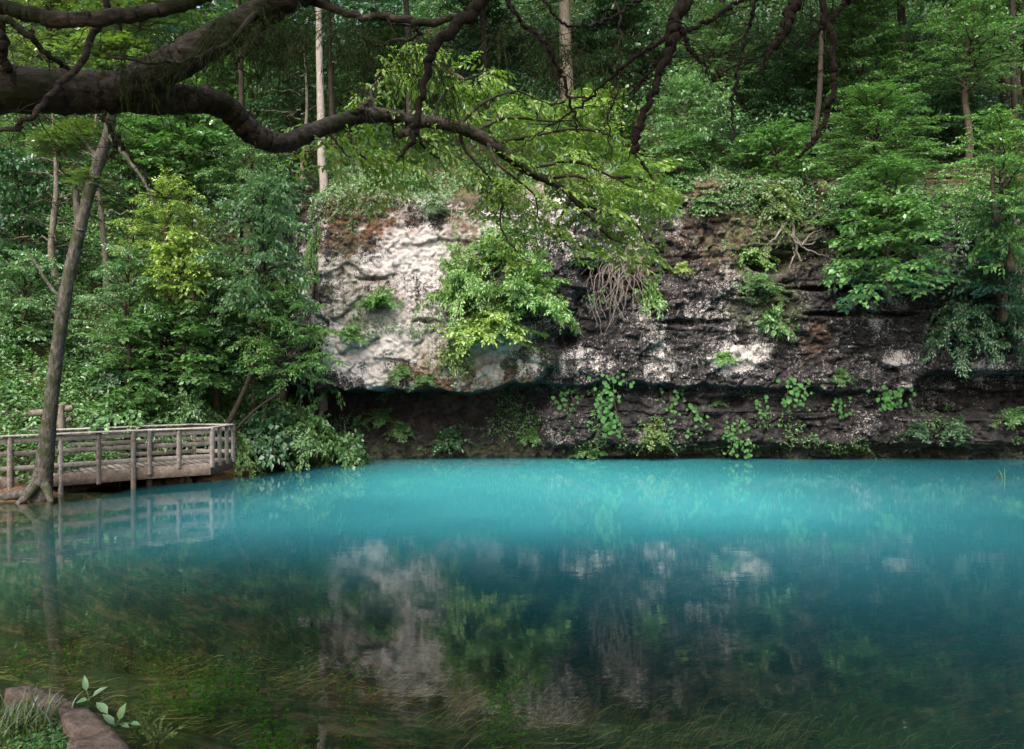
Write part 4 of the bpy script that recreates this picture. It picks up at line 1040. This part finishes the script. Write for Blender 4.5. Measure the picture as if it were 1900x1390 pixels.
ced_limb([(935, 0, 6.0, 6), (970, 45, 6.0, 5), (1015, 85, 6.0, 5), (1040, 140, 6.1, 4), (1062, 205, 6.2, 3), (1074, 242, 6.2, 1.5)], 'branch')
ced_limb([(1300, -50, 6.2, 17), (1258, 30, 6.2, 16), (1245, 75, 6.2, 14), (1222, 145, 6.2, 9), (1198, 205, 6.2, 8), (1183, 250, 6.2, 9), (1178, 282, 6.2, 7)])
ced_limb([(1248, 62, 6.2, 6), (1200, 95, 6.3, 5), (1140, 135, 6.4, 4), (1090, 185, 6.5, 3), (1030, 230, 6.7, 2), (968, 268, 6.8, 1)], 'branch')
ced_limb([(1262, 55, 6.2, 5), (1285, 95, 6.2, 4), (1312, 133, 6.2, 3)], 'branch')
ced_limb([(1250, 70, 6.2, 5), (1310, 40, 6.3, 5), (1360, 10, 6.4, 4), (1420, -20, 6.5, 4)], 'branch')
ced_limb([(1225, 110, 6.2, 3), (1200, 140, 6.2, 2.5), (1165, 190, 6.3, 1.5)], 'branch')
ced_limb([(1500, -50, 6.2, 16), (1470, 15, 6.2, 14), (1452, 60, 6.2, 11), (1432, 95, 6.2, 6), (1410, 130, 6.2, 2)])
ced_limb([(1520, -40, 6.1, 8), (1528, 30, 6.1, 8), (1545, 80, 6.1, 8), (1548, 130, 6.1, 7), (1541, 185, 6.1, 7), (1528, 230, 6.1, 6), (1508, 266, 6.1, 6), (1484, 282, 6.1, 3)])
ced_limb([(1600, -30, 6.3, 7), (1560, 15, 6.3, 6), (1525, 50, 6.3, 5), (1500, 86, 6.3, 2)], 'branch')
ced_limb([(1410, -20, 6.4, 5), (1390, 50, 6.4, 4), (1372, 120, 6.4, 3.5), (1358, 195, 6.4, 3), (1362, 262, 6.4, 2)], 'branch')
ced_limb([(1000, -20, 6.5, 4), (1040, 40, 6.5, 3), (1120, 40, 6.7, 3), (1200, -10, 6.8, 3)], 'branch')
ced_limb([(1140, -20, 8.5, 3), (1152, 60, 8.5, 3), (1148, 130, 8.5, 3), (1140, 190, 8.5, 3), (1128, 215, 8.5, 2.5), (1134, 290, 8.5, 1.5)], 'branch')
g = np.random.default_rng(5)
def needle_spray(seed):
    g = np.random.default_rng(seed); A = [[], [], [], []]
    for k in range(7):
        d = norm(np.array([g.normal(0, .5), g.normal(0, .5), -1.0]))
        for lst, v in zip(A, spray(np.zeros(3)+d*.03*k, d, norm(g.normal(0, 1, 3)), .18+.14*g.random(), .05, g, 4.0, .8)): lst.append(v)
    Pp, D, Nn, L = (np.concatenate(v) for v in A)
    return mk_mesh('needle_spray', [leaves(Pp, D*[.5, .5, 1]+[0, 0, -.3], Nn, L, .007, 'sliver', .1)], LEAF['cedar'])
nsp = [needle_spray(50+k) for k in range(4)]
for cx_, cy_, w_, h_, n_ in ((540, 40, 130, 40, 26), (690, 60, 120, 40, 24), (830, 150, 50, 50, 10), (1000, 60, 90, 40, 14), (1130, 80, 60, 50, 10), (250, 90, 70, 40, 12), (420, 40, 80, 40, 12)):
    for k in range(n_):
        p = P(cx_+g.normal(0, w_*.5), cy_+g.normal(0, h_*.5), 6.6+g.random()*.8)
        ob('needle_spray', nsp[k % 4], ced, p-cb, (g.normal(0, .35), g.normal(0, .35), g.random()*6), .8+.5*g.random(), kind='stuff')
add_crown(ced, cb, np.array([3.6, -1.2, 9.4]), 4.2, 5.0, 'tiered', 'cedar', 'dark', 2.0)  # unseen crowns over the viewer, set to block sky light from the foreground
add_crown(ced, cb, np.array([7.4, 0.2, 9.8]), 4.2, 5.0, 'tiered', 'cedar', 'dark', 5.0)

# ------------------------------------------------------------------ near bank, lower left
def slab(label, corners, z, th, seed):
    c = np.array([P(a, b, F*(CAM_H-z)/(b-695)) for a, b in corners]); e = c.mean(0); e[2] = z-th
    g = np.random.default_rng(seed); ring = []
    for i in range(len(c)):
        a, b = c[i], c[(i+1) % len(c)]
        for t in (0, .33, .66): ring.append(a*(1-t)+b*t+np.append(g.normal(0, .010, 2), 0))
    ring = np.array(ring); n = len(ring); ctr = ring.mean(0)
    lay = []
    for f, dz in ((1.0, -th), (1.03, -.6*th), (1.02, -.25*th), (.985, -.03), (.93, 0.0), (.6, .008), (.25, .006)):
        q = ctr+(ring-ctr)*f; q[:, 2] = z+dz+g.normal(0, .006, n); lay.append(q)
    V = np.vstack(lay+[ctr[None]+[0, 0, .006]])
    fs = [[k*n+i, k*n+(i+1) % n, (k+1)*n+(i+1) % n, (k+1)*n+i] for k in range(6) for i in range(n)]
    caps = [[6*n+i, 6*n+(i+1) % n, len(V)-1] for i in range(n)]
    ob('stone_slab', mk_mesh('stone_slab', [(V-e, np.array(fs)), (V-e, np.array(caps))], M_SLAB), None, e, label=label, cat='stone', group='stone slabs edging the near bank')
slab('largest pinkish stone slab at lower left shore', [(104, 1313), (160, 1311), (190, 1335), (212, 1350), (160, 1358), (122, 1352)], .44, .30, 1)
slab('pinkish stone slab cut by bottom edge of picture', [(125, 1372), (212, 1351), (250, 1395), (262, 1420), (120, 1420)], .42, .30, 2)
slab('flat stone slab behind grass tuft at lower left', [(60, 1289), (104, 1286), (128, 1296), (137, 1304), (108, 1310), (60, 1304)], .40, .26, 3)
slab('farthest thin stone slab at left shore behind grass', [(10, 1276), (55, 1270), (85, 1281), (60, 1288), (10, 1286)], .34, .24, 4)

def blades(ctr, n, spread, hgt, g, wid=.008):
    A = []; FF = []
    for k in range(n):
        p = ctr+np.append(g.normal(0, spread, 2), 0); p[2] = max(float(ground_z(p[0], p[1])), ctr[2]-.06)-.02
        az = g.random()*6.28; L = hgt*(.5+.8*g.random()); bend = .3+.9*g.random()
        t = np.linspace(0, 1, 6)
        d = np.array([math.cos(az), math.sin(az), 0])
        c = p+d*(L*bend*t**2*.8)[:, None]+np.array([0, 0, 1])*(L*(t-.42*bend*t**2))[:, None]
        s = np.array([-d[1], d[0], 0])
        w = wid*(1-t**1.5)[:, None]+.0008
        V = np.stack([c-s*w, c+s*w], 1).reshape(-1, 3); off_ = len(A)*12
        A.append(V); FF += [[off_+2*i, off_+2*i+1, off_+2*i+3, off_+2*i+2] for i in range(5)]
    return np.vstack(A), np.array(FF)
def at_z(a, b, z): return P(a, b, F*(CAM_H-z)/(b-695))
g = np.random.default_rng(9)
c = at_z(45, 1330, .45)
ob('grass_tuft', mk_mesh('grass_tuft', [tuple(x-(c if i == 0 else 0) for i, x in enumerate(blades(c, 170, .13, .26, g)))], LEAF['grass']), None, c, label='dry looking grass tuft on bank at lower left corner', cat='grass')
c = at_z(15, 1350, .45)
ob('grass_tuft', mk_mesh('grass_tuft', [tuple(x-(c if i == 0 else 0) for i, x in enumerate(blades(c, 90, .10, .22, g)))], LEAF['grass']), None, c, label='smaller grass tuft at left picture edge beside bigger one', cat='grass')
def low_cover(ctr, n, sx, sy, sz, size, g):
    p = ctr+g.normal(0, 1, (n, 3))*[sx, sy, 0]; p[:, 2] = np.maximum(ground_z(p[:, 0], p[:, 1]), ctr[2]-.1)+sz*g.random(n)
    L = size*(.6+.8*g.random(n))
    return leaves(p, g.normal(0, 1, (n, 3))*[1, 1, .4], g.normal(0, .4, (n, 3))+[0, 0, 1], L, L*.6, 'oval', .15)
cover = [low_cover(at_z(a, b, .42), n, sx, sy, .07, .032, g) for a, b, n, sx, sy in ((85, 1340, 500, .16, .12), (105, 1368, 450, .14, .08), (30, 1365, 250, .15, .06), (150, 1375, 120, .08, .05), (60, 1385, 220, .2, .05))]
ob('ground_cover', mk_mesh('ground_cover', cover, LEAF['mid']), kind='stuff', label='small leaved ground cover on the near bank')

def leafplant(label, base, lv, name='dock_plant', size=1.0):
    e = ob(name, None, None, base, label=label, cat='plant')
    for (tx, ty, Y, L, w, tilt) in lv:
        tip = P(tx, ty, Y)-base
        d = norm(tip)
        p0 = tip-d*L*.5
        st = spline(np.array([[0, 0, 0], p0*.5+[0, 0, .02], p0]), 8)
        lf = leaves(p0[None], (d+np.array([0, 0, tilt]))[None], np.array([[.1, -.5, .9]]), L, w, 'oval', .18, .22)
        ob('leaf', mk_mesh('leaf', [lf], LEAF['cool']), e)
        ob('stalk', mk_mesh('stalk', tube(st, .004, 4, False), LEAF['cool']), e)
leafplant('broad leaved water plant beyond the largest slab', at_z(165, 1300, .12), [(157, 1268, 7.9, .15, .065, .6), (182, 1281, 7.9, .16, .06, -.2), (150, 1296, 7.9, .15, .07, -.3)])
leafplant('broad leaved plant at right corner of the largest slab', at_z(215, 1350, .2), [(190, 1309, 7.2, .20, .08, -.2), (228, 1322, 7.1, .15, .08, .6), (232, 1344, 7.0, .11, .05, -.2), (250, 1340, 7.0, .11, .05, -.2), (204, 1332, 7.1, .14, .07, -.3)])
g = np.random.default_rng(19)
for lab, a, b in (('feathery low herb at water edge right of slabs', 265, 1362), ('feathery herb at bottom edge right of slabs', 290, 1382)):
    c = at_z(a, b, .12); A = [[], [], [], []]; w = []
    e = ob('shore_herb', None, None, c, label=lab, cat='plant', group='herbs at the near water edge')
    for k in range(16):
        az = g.random()*6.28; el = R(30+50*g.random()); d = np.array([math.cos(az)*math.cos(el), math.sin(az)*math.cos(el), math.sin(el)])
        L = .12+.14*g.random(); w += tube(np.array([[0, 0, -.05], d*L*.5, d*L+[0, 0, -.02]]), .003, 4, False)
        for lst, v in zip(A, spray(d*L*.2, d, norm(np.array([0, 0, 1])+g.normal(0, .3, 3)), L, .035, g, 3.5, .5)): lst.append(v)
    Pp, D, Nn, L = (np.concatenate(v) for v in A)
    ob('leaves', mk_mesh('leaves', [leaves(Pp, D, Nn, L, L*.4)], LEAF['grass']), e); ob('stem', mk_mesh('stem', w, LEAF['grass']), e)

# ------------------------------------------------------------------ under and on the water
def weeds(n):
    X = rng.uniform(-9, 14, n); Y = 4.8+rng.random(n)**1.3*13
    d = bed_depth(X, Y); k = (d > .2) & (d < 2.6) & (fbm(X*.5, Y*.9, 40.0, 3)+.35*smooth(-3, 5, X) > .05); X, Y, d = X[k], Y[k], d[k]; n = len(X)
    L = .15+.34*rng.random(n)
    az = R(-14)+.30*vnoise(X*.6, Y*.6, 2.0)+rng.normal(0, .14, n)
    t = np.linspace(0, 1, 6)
    rise = np.minimum(.05+.10*rng.random(n)+.45*np.maximum(d-.8, 0)*rng.random(n), d*.8)
    z0 = -d
    cx = X[:, None]+np.cos(az)[:, None]*L[:, None]*t; cyy = Y[:, None]+np.sin(az)[:, None]*L[:, None]*t+.04*np.sin(t*5+X[:, None]*3)
    cz = z0[:, None]+rise[:, None]*np.sin(t*1.7)**.7
    w = (.005+.006*rng.random(n))[:, None]*(1-.8*t)
    A = np.stack([cx, cyy-w, cz], -1); B = np.stack([cx, cyy+w, cz+.004], -1)
    V = np.stack([A, B], 2).reshape(-1, 3)
    q = np.array([[2*i, 2*i+1, 2*i+3, 2*i+2] for i in range(5)])
    return V, (np.arange(n)[:, None, None]*12+q[None]).reshape(-1, 4)
ob('water_weed', mk_mesh('water_weed', [weeds(15000)], LEAF['weed']), kind='stuff', label='olive water weed streaming over the shallow bed')
def cress(n):
    X = rng.uniform(-8, 5, n); Y = 5.5+rng.random(n)*7
    d = bed_depth(X, Y); f = fbm(X*1.3, Y*1.3, 50.0, 3)-.10*smooth(-1, 5, X)*3
    k = (d > .12) & (f > .28) & (d < 1.6); X, Y, d = X[k], Y[k], d[k]; n = len(X)
    p = np.stack([X, Y, -d*(.35+.6*rng.random(n))], -1); L = .03+.04*rng.random(n)
    return leaves(p, rng.normal(0, 1, (n, 3))*[1, 1, .3], rng.normal(0, .4, (n, 3))+[0, 0, 1], L, L*.7)
ob('water_cress', mk_mesh('water_cress', [cress(60000)], LEAF['cress']), kind='stuff', label='bright green cress growing under the near water')
# drifted debris by the far shore and an emergent sprig
n = 900
X = rng.uniform(-8.2, 0.5, n); Y = 30.0+.25*rng.normal(0, 1, n)-.06*(X+3)
d = leaves(np.stack([X, Y, .006+0*X], -1), rng.normal(0, 1, (n, 3))*[1, 1, 0], np.tile([0, 0, 1.0], (n, 1))+rng.normal(0, .05, (n, 3)), .05+.06*rng.random(n), .04, curl=.0, fold=.02)
ob('drifted_debris', mk_mesh('drifted_debris', [d], BARK['grey']), kind='stuff', label='floating leaf debris drifted below the undercut cliff')
c = np.array([P(1858, 890, 25.5)[0], 25.5, -.05])
bl = blades(c+[0, 0, .06], 14, .10, .5, np.random.default_rng(3), .012)
ob('reed_tuft', mk_mesh('reed_tuft', [(bl[0]-c, bl[1])], LEAF['grass']), None, c, label='sparse reed sprig standing in water at right', cat='reeds')
